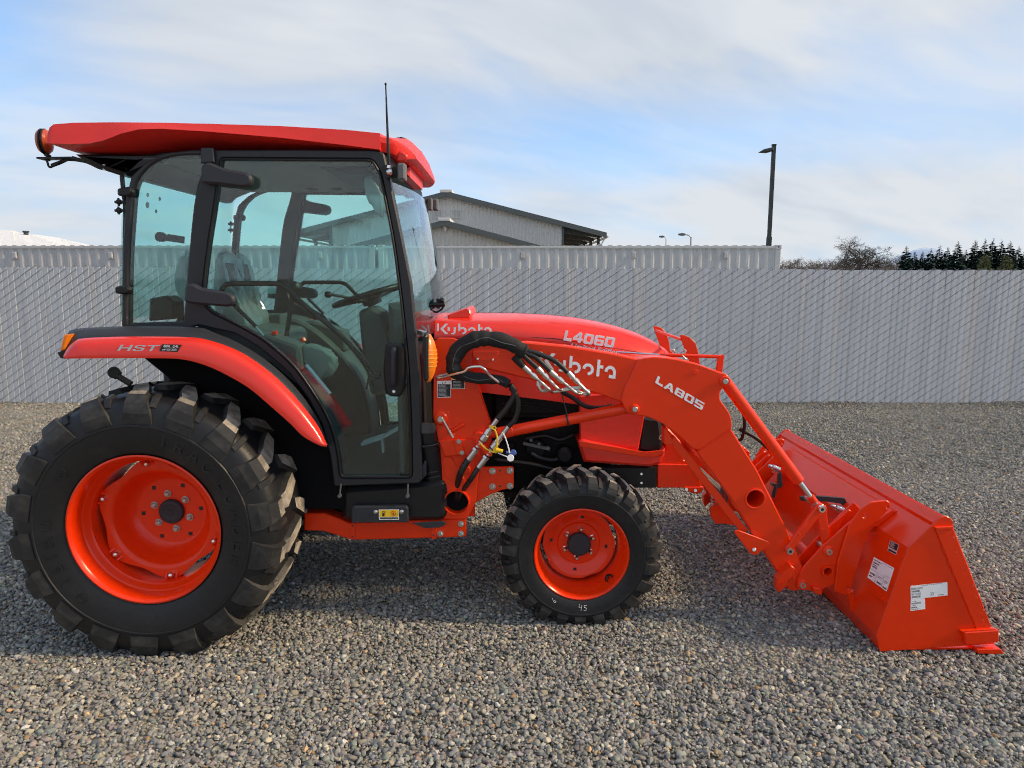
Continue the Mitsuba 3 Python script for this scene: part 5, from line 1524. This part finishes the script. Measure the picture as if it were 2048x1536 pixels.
def link(p, q, w0, w1, Y):
    a, b = at(*p, Y)[[0, 2]], at(*q, Y)[[0, 2]]
    d = (b - a) / np.linalg.norm(b - a); n = np.array([-d[1], d[0]])
    ang = math.atan2(n[1], n[0])
    A = [a + w0 * np.array([math.cos(ang + t), math.sin(ang + t)]) for t in np.linspace(0, math.pi, 9)]
    B = [b - w1 * np.array([math.cos(ang + t), math.sin(ang + t)]) for t in np.linspace(0, math.pi, 9)]
    return A + B


l1 = both('tip_link', slab(link(P1, P2, .017, .020, LK), LK, LK + .018, .004), 'm_red')
l2 = both('bucket_link', [slab(link(P2, P3, .023, .020, LK + .04), LK + .036, LK + .052, .004), slab(link(P2, P3, .021, .018, LK + .1), LK + .09, LK + .108, .004), slab(link(P1, P2, .017, .020, LK + .1), LK + .11, LK + .128, .004)], 'm_red')
sub2(l1, 'forging_rib', [tube([at(1601, 1062, LK - .001), at(1613, 1046, LK - .001)], .006, 8), tube([at(1597, 1066, LK - .001), at(1600, 1070, LK - .001)], .004, 6)], 'm_red', True)
sub2(l2, 'cast_pad', slab(xz([(1641, 1058), (1650, 1057), (1653, 1080), (1645, 1081)], LK + .034), LK + .034, LK + .037, .001), 'm_red')
pin(l1, 'pin', *P1, LK, .0165, .0)
pin(l1, 'pin', *P2, LK, .0165, .0)
for P_, u0, u1 in ((P1, 0, .16), (P2, 0, .16), (P3, .02, .12), (P4, .02, .12)):
    both('link_shaft', rod(at(*P_, LK) + [0, u0, 0], at(*P_, LK) + [0, u1, 0], .013, 16), 'm_zinc')
# stop bracket at the foot of the arm
sub2(arm, 'stop_bracket', [slab(xz([(1553, 1157), (1582, 1131), (1588, 1135), (1585, 1155), (1573, 1164), (1576, 1171), (1558, 1186), (1553, 1179)], ARM - .04), ARM - .04, ARM + .002, .003), bar(at(1556, 1158, ARM - .043), at(1583, 1133, ARM - .043), .006, .01), bar(at(1556, 1176, ARM - .043), at(1573, 1162, ARM - .043), .008, .012), bar(at(1586, 1134, ARM - .02), at(1585, 1156, ARM - .02), .03, .01, (1, 0, 0))], 'm_red')
# parking stand under the arm
ST = 3.20
stand = both('parking_stand', [bar(at(1342, 875, ST + .05), at(1488, 1062, ST + .05), .04, .034)], 'm_red')
sub2(stand, 'top_bracket', slab(rounded(xz([(1328, 856), (1334, 856), (1346, 880), (1347, 889), (1336, 891), (1328, 888)], ST + .02), .003, 2), ST + .02, ST + .08, .003), 'm_red')
sub2(stand, 'foot_bracket', [slab(rounded(xz([(1470, 1061), (1478, 1061), (1536, 1083), (1543, 1091), (1524, 1101), (1517, 1108), (1508, 1110.5), (1500, 1106.5), (1469, 1066)], ST - .004), .004, 2), ST - .004, ST + .006, .002)], 'm_red')
sub2(stand, 'pin', rod(at(1508, 1099.5, ST - .012), at(1508, 1099.5, ST), .0095, 16, .002), 'm_steel')
sub2(stand, 'lug', [bar(at(1502, 1060, ST + .02), at(1512, 1074, ST + .02), .02, .01)], 'm_red')
both('stand_plate', slab(rounded(xz([(1420, 1018), (1432, 1006), (1460, 1020), (1478, 1040), (1476, 1052), (1450, 1048), (1432, 1048), (1422, 1034)], 3.48), .006, 2), 3.48, 3.50, .003), 'm_red')
part('hydraulic_tubes', [tube(curve([at(1395 + 2 * k, 940 - 2 * k, 3.40 + .02 * k), at(1425 + 2 * k, 968 - 2 * k, 3.40 + .02 * k), at(1440 + 6 * k, 985, 3.40 + .02 * k), at(1436 + 8 * k, 1010, 3.40 + .02 * k)], 6), .006, 8) for k in range(3)], 'm_grey', True)
part('front_spring', [tube([at(1428, 968, 3.5) + np.array([.012 * math.cos(t), .012 * math.sin(t), -.003 * t]) for t in np.linspace(0, 40, 120)], .003, 5)], 'm_zinc', True)
ga, gb2 = at(1319, 709.5, 3.36), at(1443, 713.5, 3.36)
lv = part('level_rod', rod(ga, gb2, .0085, 12), 'm_red')
sub(lv, 'slide', rod(at(1236, 704, 3.36), at(1322, 709.5, 3.36), .0042, 10), 'm_chrome')
sub(lv, 'bracket', [slab(xz([(1437, 711), (1448, 711), (1444, 747), (1432, 744)], 3.35), 3.345, 3.365, .002), rod(gb2 + [0, -.012, 0], gb2 + [0, .012, 0], .011, 12)], 'm_red')
sub(lv, 'clip', [tube(curve([at(1360, 705, 3.34), at(1368, 699, 3.34), at(1372, 703, 3.34), at(1364, 709, 3.34), at(1374, 720, 3.34)], 5), .003, 6), tube(curve([at(1340, 702, 3.34), at(1346, 699, 3.34), at(1350, 705, 3.34)], 5), .004, 6), rod(at(1330, 704, 3.35), at(1330, 718, 3.35), .002, 6)], 'm_steel', True)
part('latch_loop', [tube(curve([at(1327, 870, 3.48), at(1320, 872, 3.48), at(1320, 879, 3.48), at(1326, 877, 3.48)], 5), .003, 6)], 'm_chrome', True)

# --- front hydraulic hoses
SL = 3.15
core = curve([at(1048, 704, SL), at(1030, 692, SL - .01), at(1007, 682, SL - .012), at(985, 678, SL - .012), at(961, 677, SL - .012), at(940, 683, SL - .01), at(920, 697, SL), at(908, 718, SL), at(908, 737, SL), at(918, 748, SL + .02), at(945, 755, SL + .03), at(975, 758, SL + .03), at(1000, 760, SL + .025), at(1018, 769, SL + .02)], 6)
n = len(core)
s = np.linspace(0, 1, n)
rad = np.interp(s, [0, .1, .25, .5, .62, .75, .9, 1], [.030, .034, .035, .037, .034, .026, .022, .020])
rad = rad * (1 + .07 * np.sin(s * 95) * (0.5 + 0.5 * np.sin(s * 23 + 1)) + .05 * np.sin(s * 40 + .7))
sl = part('hose_sleeve', tube(core, rad, 18), 'm_fabric', True)
seam = core + np.array([0, -1, 0]) * rad[:, None] * .97
sub(sl, 'seam', tube(seam[4:-4] + np.column_stack([0 * s, 0 * s, .006 * np.sin(s * 30)])[4:-4], .0018, 5), 'm_grey', True)
sub(sl, 'cuff', tube([core[0] + (core[0] - core[2]) * .2, core[0], core[2]], [.030, .033, .035], 18), 'm_fabric', True)
sub(sl, 'flap', tube(curve([at(1030, 712, SL), at(1040, 725, SL), at(1048, 734, SL)], 5), np.linspace(.022, .013, 11), 12), 'm_fabric', True)
HZ = SL + .005
hoses = [([(1046, 700), (1075, 707), (1110, 722), (1137, 746)], [(1137, 746), (1150, 760), (1179, 788)], [(1179, 788), (1172, 790), (1160, 784), (1150, 780)]),
         ([(1048, 705), (1070, 714), (1085, 727), (1102, 744)], [(1102, 744), (1125, 762), (1153, 786)], [(1153, 786), (1162, 788), (1180, 780)]),
         ([(1044, 708), (1055, 718), (1076, 737)], [(1076, 737), (1098, 757), (1117, 778)], [(1117, 778), (1124, 779), (1140, 776), (1165, 774)]),
         ([(1036, 720), (1048, 734)], [(1049, 735), (1075, 757), (1100, 780)], [(1100, 780), (1106, 784), (1120, 782), (1160, 776)])]
for k, (h, f, e) in enumerate(hoses):
    hk = part('loader_hose', tube(curve([at(*q, HZ - .003 * k) for q in h], 6), .0112, 12), 'm_hose', True)
    fa, fb = at(*f[0], HZ - .003 * k), at(*f[-1], HZ - .003 * k)
    dd = fb - fa
    sub(hk, 'ferrule', [rod(fa - dd * .04, fa + dd * .22, .0128, 16, .002), rod(fa + dd * .22, fa + dd * .30, .0090, 6), rod(fa + dd * .30, fa + dd * .40, .0132, 6), rod(fa + dd * .41, fa + dd * .47, .0115, 6)], 'm_steel', 30)
    sub(hk, 'steel_pipe', [tube(curve([fa + dd * .45, fa + dd * .75, fb] + [at(*q, HZ + .03) for q in e[1:]], 5), .0068, 12)], 'm_steel', True)
part('elbow_fitting', [tube(curve([at(1078, 764, HZ + .03), at(1079, 775, HZ + .02), at(1084, 782, HZ + .02), at(1095, 780, HZ + .02)], 5), .0075, 10), rod(at(1078, 762, HZ + .03), at(1078, 772, HZ + .028), .012, 6), rod(at(1088, 781, HZ + .02), at(1096, 779, HZ + .02), .011, 6)], 'm_steel', 40)
part('return_hose', tube(curve([at(1124, 784, 3.30), at(1145, 795, 3.32), at(1170, 812, 3.32), at(1200, 816, 3.34), at(1225, 812, 3.36)], 6), .011, 10), 'm_hose', True)
br = part('hose_guide', [tube(curve([at(873, 757, SL + .02), at(900, 750, SL - .02), at(928, 743, SL - .045), at(936, 736, SL - .05), at(950, 733.5, SL - .05), at(962, 734, SL - .05), at(972, 741, SL - .045), at(980, 751, SL - .03), at(998, 765, SL - .01)], 6), .0058, 10)], 'm_chrome', True)
sub(br, 'tab', slab(xz([(872, 754), (878, 750), (897, 746), (898, 750), (880, 757)], SL + .03), SL + .03, SL + .034, .001), 'm_steel')
QC = 3.20
lower_h = [[(936, 919), (922, 944), (916, 965), (914, 985), (913, 1000)], [(957, 934), (944, 955), (930, 975), (920, 992), (915, 1003)]]
upper_h = [[(995, 838), (1012, 818), (1026, 796), (1028, 782), (1020, 769)], [(1017, 853), (1030, 838), (1036, 815), (1034, 795), (1022, 776)]]
for k, (q0, q1) in enumerate((((938, 918), (994, 839)), ((958, 934), (1016, 854)))):
    a, b = at(*q0, QC), at(*q1, QC)
    d = b - a
    cp = part('hose_coupler', [rod(a - d * .02, a + d * .22, .0145, 18, .002), rod(a + d * .22, a + d * .27, .017, 6), rod(a + d * .30, a + d * .40, .013, 16), rod(a + d * .41, a + d * .45, .0165, 16, .002), rod(a + d * .47, a + d * .62, .0185, 18, .003), rod(a + d * .62, a + d * .74, .0150, 6), rod(a + d * .74, a + d * 1.02, .0115, 16)], 'm_steel', 30)
    part('quick_hose', tube(curve([at(*q, QC + (.0 if i < 2 else .03 * i)) for i, q in enumerate(lower_h[k])], 6), .0125 if k else .015, 12), 'm_hose', True)
    part('quick_hose', tube(curve([at(*q, QC - .002 * i) for i, q in enumerate(upper_h[k])], 6), .0135 if not k else .012, 12), 'm_hose', True)
    sub(cp, 'band', rod(a + d * .34, a + d * .37, .016, 16), 'm_red')
part('coupler_bracket', slab(rounded(xz([(951, 878), (957, 878), (985, 907), (984, 912), (975, 911), (952, 886)], QC + .0), .003, 2), QC - .012, QC + .03, .003), 'm_red')
cp = part('dust_cap', [rod(at(991, 901, QC - .03), at(993, 901, QC - .02) + [0, .02, 0], .013, 16, .003), rod(at(991, 900, QC - .028), at(1006, 902, QC - .028), .009, 12, .002)], 'm_yellow', 40, 'yellow dust cap')
sub(cp, 'strap', [tube(curve([at(979, 851, QC - .02), at(984, 857, QC - .024), at(991, 862, QC - .026), at(995, 880, QC - .03), at(993, 895, QC - .032)], 5), .004, 8), tube([at(988, 856, QC - .02) + .009 * np.array([math.cos(t), 0, math.sin(t) * .8]) for t in np.linspace(0, 6.283, 15)], .003, 6, False), tube(curve([at(960, 886, QC - .02), at(970, 896, QC - .024), at(982, 903, QC - .026), at(991, 905, QC - .028)], 5), .0035, 8)], 'm_yellow', True)
cp = part('dust_cap', [rod(at(1021, 916, QC - .035), at(1021, 916, QC - .022), .0165, 20, .002)], 'm_white', 40, 'white dust cap')
sub(cp, 'strap', [tube(curve([at(1004, 864, QC - .02), at(1010, 874, QC - .024), at(1016, 892, QC - .03), at(1019, 906, QC - .03)], 5), .0035, 8), tube(curve([at(996, 906, QC - .026), at(1008, 911, QC - .028), at(1018, 915, QC - .03)], 5), .003, 8)], 'm_white', True)
part('dust_cap', [rod(at(1026, 905, QC - .01), at(1026, 905, QC + .012), .0145, 20, .003), rod(at(1012, 905, QC - .0), at(1033, 907, QC - .0), .008, 10)], 'm_blue', 40, 'blue dust cap')
# amber side lamp on its black housing
LM = 3.02
sgn = both('side_lamp', [slab(rounded(xz([(847, 671), (853, 667), (857, 672), (857.5, 715), (857, 758), (853, 764), (848, 759), (843.5, 715)], LM), .008, 3), LM - .02, LM + .12, .010)], 'm_black', 35)
lens = []
for k in range(13):
    s_ = k / 12
    h = math.sin(math.pi * (0.04 + 0.92 * s_)) ** .55
    yy = 668 + 95 * s_
    c0 = at(855, yy, LM + .045)
    lens.append([[c0[0] + .044 * h * max(math.cos(t), -.1) - .002, LM + .045 + .055 * h * math.sin(t), c0[2]] for t in np.linspace(0, 2 * math.pi, 20)[:-1]])
lm = skin(lens)
sub2(sgn, 'lens', lm, 'm_amber_solid', True)
sub2(sgn, 'lens_rib', [tube([[q[0] + .001, q[1], q[2]] for q in np.array(lens[k])[[12, 13, 14, 15, 16, 17, 18, 0, 1]]], .0016, 5) for k in (4, 5, 6, 7, 8)], 'm_lens', True)
sub2(sgn, 'mount', [bar(at(838, 664, CS), at(850, 668, LM + .1), .02, .02)], 'm_steel')

# --- bucket
B0, B1 = 2.945, 4.735
px_prof = dict(T=(1889, 1038), A=(1816.7, 1095.6), B=(1754, 1272), C=(1762, 1303), D=(1992, 1288))
Q = {k: at(*v, B0)[[0, 2]] for k, v in px_prof.items()}
Q['C'][1] = max(Q['C'][1], .004); Q['D'][1] = .010
side = rounded(xz([(1816.7, 1095.6), (1876, 1039), (1884, 1033), (1896, 1032), (1906, 1040), (1907.5, 1056), (1985, 1258), (1990, 1288), (1760, 1304), (1753, 1272)], B0), [.002, .006, .02, .02, .02, .01, .004, .004, .004, .004], 3)
bk = part('bucket', slab(side, B0, B0 + .010, .003), 'm_red', label='wide loader bucket resting on the gravel')
sub(bk, 'end_plate', slab(side, B1 - .010, B1, .003), 'm_red')


def shell(pts, t):
    p = np.array(pts)
    q = inset_open(p, t)
    return np.vstack([p, q[::-1]])


def inset_open(p, t):
    d = np.diff(p, axis=0); d /= np.linalg.norm(d, axis=1, keepdims=True)
    n = np.column_stack([d[:, 1], -d[:, 0]])
    m = np.vstack([n[0], (n[:-1] + n[1:]), n[-1]])
    m[1:-1] /= np.maximum(np.sum(m[1:-1] * n[:-1], 1), .3)[:, None]
    return p + m * t


lipbar = Q['T'] + (Q['T'] - Q['A']) / np.linalg.norm(Q['T'] - Q['A']) * .012
spine = np.array([lipbar, Q['A'], Q['B'], Q['C'], Q['D']])
sgn_in = shell(spine + 0.0, -.009)
sub(bk, 'shell', slab(sgn_in, B0 + .0105, B1 - .0105, .001), 'm_red', 20)
dTA = (Q['A'] - Q['T']) / np.linalg.norm(Q['A'] - Q['T']); nTA = np.array([dTA[1], -dTA[0]]) * -1
if nTA[1] < 0:
    nTA = -nTA
sub(bk, 'lip_bar', slab([Q['T'] + nTA * .001, Q['T'] + nTA * .013, Q['T'] + dTA * .045 + nTA * .013, Q['T'] + dTA * .055 + nTA * .001], B0 + .011, B1 - .011, .003), 'm_red')
dAB = (Q['B'] - Q['A']) / np.linalg.norm(Q['B'] - Q['A']); nAB = np.array([dAB[1], -dAB[0]])
if nAB[0] > 0:
    nAB = -nAB
A_ = Q['A']
sub(bk, 'top_stiffener', slab([A_ - dTA * .115 + nTA * .001, A_ - dTA * .100 + nTA * .022, A_ + dTA * .050 + nTA * .030, A_ + dTA * .062 + nTA * .018, A_ + dTA * .060 + nTA * .008, A_ + dTA * .004 + nTA * .010, A_ + nAB * .001 + nTA * .001], 3.204, 2 * YC - 3.204, .003), 'm_red')
mid = Q['A'] + (Q['B'] - Q['A']) * .62
sub(bk, 'back_seam', slab([mid + nAB * .001, mid + nAB * .007, mid + dAB * .012 + nAB * .007, mid + dAB * .016 + nAB * .001], B0 + .012, 3.07, .001), 'm_red')
for s0 in (B0, None):
    z = lambda m: m if s0 is not None else moved(m, np.array([[1, 0, 0, 0], [0, -1, 0, B0 + B1], [0, 0, 1, 0], [0, 0, 0, 1.0]]))   # noqa: E731
    sub(bk, 'edge_strip', z(slab(xz([(1871, 1059), (1906, 1057.5), (1984, 1257), (1953.5, 1259)], B0 - .006), B0 - .008, B0 - .0005, .002)), 'm_red')
    sub(bk, 'strip_cap', z(slab(xz([(1869, 1054), (1905.5, 1052.5), (1906, 1057.5), (1873, 1060)], B0 - .01), B0 - .014, B0 - .0005, .002)), 'm_red')
    sub(bk, 'corner_block', z(slab(xz([(1928, 1264), (1996, 1259.5), (1996, 1283), (1931, 1289)], B0 - .02), B0 - .026, B0 - .0005, .003)), 'm_red')
    sub(bk, 'corner_block_top', z(slab(xz([(1923, 1262), (1988, 1257.5), (1996, 1260), (1928, 1265)], B0 - .02), B0 - .022, B0 - .0005, .001)), 'm_red')
    sub(bk, 'weld_dash', z(join([tube([at(1880 + 74 * f, 1086 + 172 * f, B0 - .002), at(1880 + 74 * (f + .07), 1086 + 172 * (f + .07), B0 - .002)], .004, 6) for f in (.05, .2, .33, .47, .62, .78, .9)])), 'm_red', True)
sub(bk, 'cutting_edge', slab([(Q['D'][0] - .10, .030), (Q['D'][0] + .004, .030), (Q['D'][0] + .022, .008), (Q['D'][0] - .092, .008)], B0 - .027, B1 + .027, .002), 'm_red')
# quick hitch plates
HB = 3.205
br = rounded([(1595, 1155), (1608, 1133), (1647, 1090), (1705, 1040), (1716, 1030), (1722, 1036), (1701, 1049), (1677, 1123), (1671, 1168), (1646, 1178), (1644, 1190.5), (1626, 1183), (1603, 1179), (1594, 1170)], [8, 4, 4, 4, 4, 4, 4, 4, 4, 4, 2, 2, 8, 8], 3)
c = at(1653, 1141, HB)
hole = [circle(c[0], c[2], .0255, 24)]
hp = both('hitch_plate', [slab(xz(br, HB), HB, HB + .012, .003, hole), slab(xz(br, HB), HB + .085, HB + .097, .003, hole)], 'm_red')
for p in (P3, P4):
    pin(hp, 'pin', *p, HB, .0155, .026)
c = at(1653, 1141, HB)
sub2(hp, 'hitch_tube', lathe([(.020, -.016), (.0265, -.016), (.0265, .30), (.020, .30), (.020, -.016)], c, (0, 1, 0), 28), 'm_red')
sub2(hp, 'hook', slab(rounded(xz([(1626, 1175), (1640, 1176), (1645, 1183), (1643, 1191), (1627, 1186)], HB - .02), .004, 2), HB - .024, HB, .004), 'm_red')
FL = 3.188
fl = xz(rounded([(1700, 1047), (1722, 1018), (1743, 1004), (1776, 1001), (1782, 1009), (1776, 1022), (1743, 1053), (1728, 1095), (1708, 1156), (1703, 1180), (1694, 1192), (1669, 1183), (1671, 1168), (1676, 1123)], [3, 3, 5, 6, 6, 5, 3, 3, 3, 4, 3, 3, 3, 3], 3), FL)
holes = [circle(*at(p, q, FL)[[0, 2]], r, 14) for p, q, r in ((1729, 1031.5, .010), (1775, 1015, .0055), (1696, 1177, .006), (1672.5, 1136, .005))]
both('hitch_flange', [slab(fl, FL, FL + .012, .003, holes[:3])], 'm_red')
both('hitch_frame_bar', [bar(at(1700, 1060, 3.30), at(1640, 1130, 3.30), .05, .05), bar(at(1715, 1012, 3.34), at(1660, 1064, 3.34), .012, .06)], 'm_red')
sub(bk, 'back_rib', slab(xz([(1694, 1185), (1706, 1180), (1712, 1228), (1700, 1222)], FL), FL - .006, FL + .012, .002), 'm_red')
part('hitch_cross_tube', rod(c + [0, .30, 0], (c[0], 2 * YC - c[1] - .30, c[2]), .024, 24), 'm_red')
hw = part('hitch_handle', [slab(rounded(xz([(1600, 993), (1640, 992), (1690, 996), (1694, 1006), (1690, 1022), (1684, 1008), (1650, 1003), (1602, 1002)], 3.50), .006, 2), 3.50, 3.512, .002)], 'm_trim')
part('hitch_handle', [slab(rounded(xz([(1556, 948), (1563, 944), (1566, 972), (1561, 977), (1545, 972), (1540, 966), (1556, 968)], 4.0), .005, 2), 4.0, 4.012, .002), rod(at(1552, 972, 4.0), at(1546, 994, 4.0), .010, 10)], 'm_trim')


def spring(p, q, Y, n=7, r=.013):
    a, b = at(*p, Y), at(*q, Y)
    u, w, d = basis(b - a)
    L = np.linalg.norm(b - a)
    return [tube([a + d * L * t + r * (math.cos(6.283 * n * t) * u + math.sin(6.283 * n * t) * w) for t in np.linspace(0, 1, n * 12)], .0034, 6), rod(a - d * .028, b, .006, 10), rod(a - d * .022, a - d * .004, .011, 6)]


part('latch_spring', spring((1672, 1015), (1687, 1021), 3.47), 'm_chrome', True)
part('latch_spring', spring((1545, 934), (1560, 940), 4.0), 'm_chrome', True)
# labels on the bucket
pp, pn_ = np.array([Q['A'][0], B0, Q['A'][1]]), np.array([nAB[0], 0, nAB[1]])


def on_back(pts, lift):
    w = np.array([on_plane(x, y, pp + pn_ * lift, pn_) for x, y in pts])
    v = np.vstack([w, w - pn_ * .0006])
    k = len(pts)
    c_, f_ = tri_fill(np.array(pts, float) * [1, -1], [])
    fs = f_.tolist() + (f_[:, ::-1] + k).tolist() + [t for i in range(k) for t in ([i, i + k, (i + 1) % k + k], [i, (i + 1) % k + k, (i + 1) % k])]
    m = tm(v, fs)
    return tm(v, m.faces[:, ::-1]) if m.volume < 0 else m


big = np.array([(1748, 1114), (1788.5, 1136), (1773, 1183), (1734.6, 1155)])


def in_quad(qd, a, b):
    return (1 - a) * (1 - b) * qd[0] + a * (1 - b) * qd[1] + a * b * qd[2] + (1 - a) * b * qd[3]


def patch(qd, a0, b0, a1, b1):
    return [in_quad(qd, a0, b0), in_quad(qd, a1, b0), in_quad(qd, a1, b1), in_quad(qd, a0, b1)]


sub(bk, 'label', on_back(big, .0012), 'm_white', False)
ink = []
def barcode(qd, a0, b0, a1, b1, n, seed, fn):
    rg = np.random.default_rng(seed)
    x = a0
    while x < a1:
        w = rg.uniform(.3, 1.3) * (a1 - a0) / n
        ink.append(fn(patch(qd, x, b0, min(x + w * .55, a1), b1)))
        x += w
f1 = lambda q: on_back(q, .0017)                               # noqa: E731
for a0, b0, a1, b1, n in ((.05, .19, .34, .25, 12), (.05, .37, .30, .44, 12), (.04, .68, .30, .75, 10), (.04, .82, .20, .88, 8), (.44, .86, .68, .94, 10), (.76, .90, .97, .97, 10)):
    barcode(big, a0, b0, a1, b1, n, int(a0 * 100 + b0 * 1000), f1)
for q in ((0, .55, 1, .56), (.36, .57, .37, 1), (.70, .57, .71, 1), (.05, .09, .40, .12), (.05, .30, .28, .33), (.42, .64, .66, .66), (.42, .70, .60, .72), (.76, .66, .95, .68), (.76, .72, .92, .74), (.45, .05, .95, .065), (.70, .46, .95, .475)):
    ink.append(f1(patch(big, *q)))
sub(bk, 'label_print', join(ink), 'm_ink', False)
sm = np.array([(1780, 1080.5), (1798, 1089), (1791.7, 1110), (1775, 1101)])
sub(bk, 'data_plate', on_back(sm, .0012), 'm_silver', False)
sub(bk, 'data_plate_field', [on_back(patch(sm, .05, .05, .95, .62), .0017), on_back(patch(sm, .05, .78, .95, .95), .0017)], 'm_ink', False)
sub(bk, 'data_plate_print', [on_back(patch(sm, .12, b, a, b + .05), .0021) for b, a in ((.12, .55), (.24, .6), (.36, .5), (.48, .62))], 'm_silver', False)
EP = B0 - .0008
e1 = np.array([(1821, 1172), (1894.7, 1164.4), (1895.3, 1190.5), (1822, 1199.5)])
e2 = np.array([(1821.6, 1199.7), (1850, 1196.6), (1850.5, 1218), (1821.2, 1222)])
for q in (e1, e2):
    sub(bk, 'end_label', slab(xz(q, EP), EP, EP + .0008, 0), 'm_white', False)
ink = []
f2 = lambda q: slab(xz(q, EP - .0003), EP - .0003, EP, 0)      # noqa: E731
barcode(e1, .02, .36, .25, .50, 20, 5, f2)
barcode(e1, .02, .76, .27, .90, 20, 6, f2)
barcode(e2, .05, .30, .72, .44, 20, 7, f2)
barcode(e2, .04, .66, .45, .80, 14, 8, f2)
for q in ((.30, .04, .86, .07), (.74, .88, .90, .92)):
    ink.append(f2(patch(e1, *q)))
for q in ((.06, .17, .38, .20), (.06, .88, .55, .92), (.12, .54, .34, .58)):
    ink.append(f2(patch(e2, *q)))
sub(bk, 'end_label_print', join(ink), 'm_ink', False)
for s_, o, wd, h in (('Model L2296', (1822.3, 1180.0), 23, 4.0), ('Ser. Y7382', (1822.5, 1190.8), 19, 3.6), ('12', (1860.5, 1191.0), 7, 6.2)):
    m = text(s_, False, .0003); w = text_width(m)
    sub(bk, 'end_label_text', decal(m, o, (wd / w, -.105 * wd / w), (0, -h), EP - .0003, .0003), 'm_ink', False)
rg = np.random.default_rng(14)
chips = []
for k in range(26):
    f = rg.uniform(0, 1)
    p = at(1889 + 80 * f + rg.uniform(4, 15), 1058 + 200 * f + rg.uniform(-3, 3), B0 - .0085)
    a = np.sort(rg.uniform(0, 6.283, 5)); r = rg.uniform(.0008, .0026)
    chips.append(slab(np.column_stack([p[0] + r * np.cos(a), p[2] + r * np.sin(a)]), B0 - .0086, B0 - .0078, 0))
k = sub(bk, 'paint_chip', join(chips), 'm_silver', False)
labels[k] = {'kind': 'stuff'}
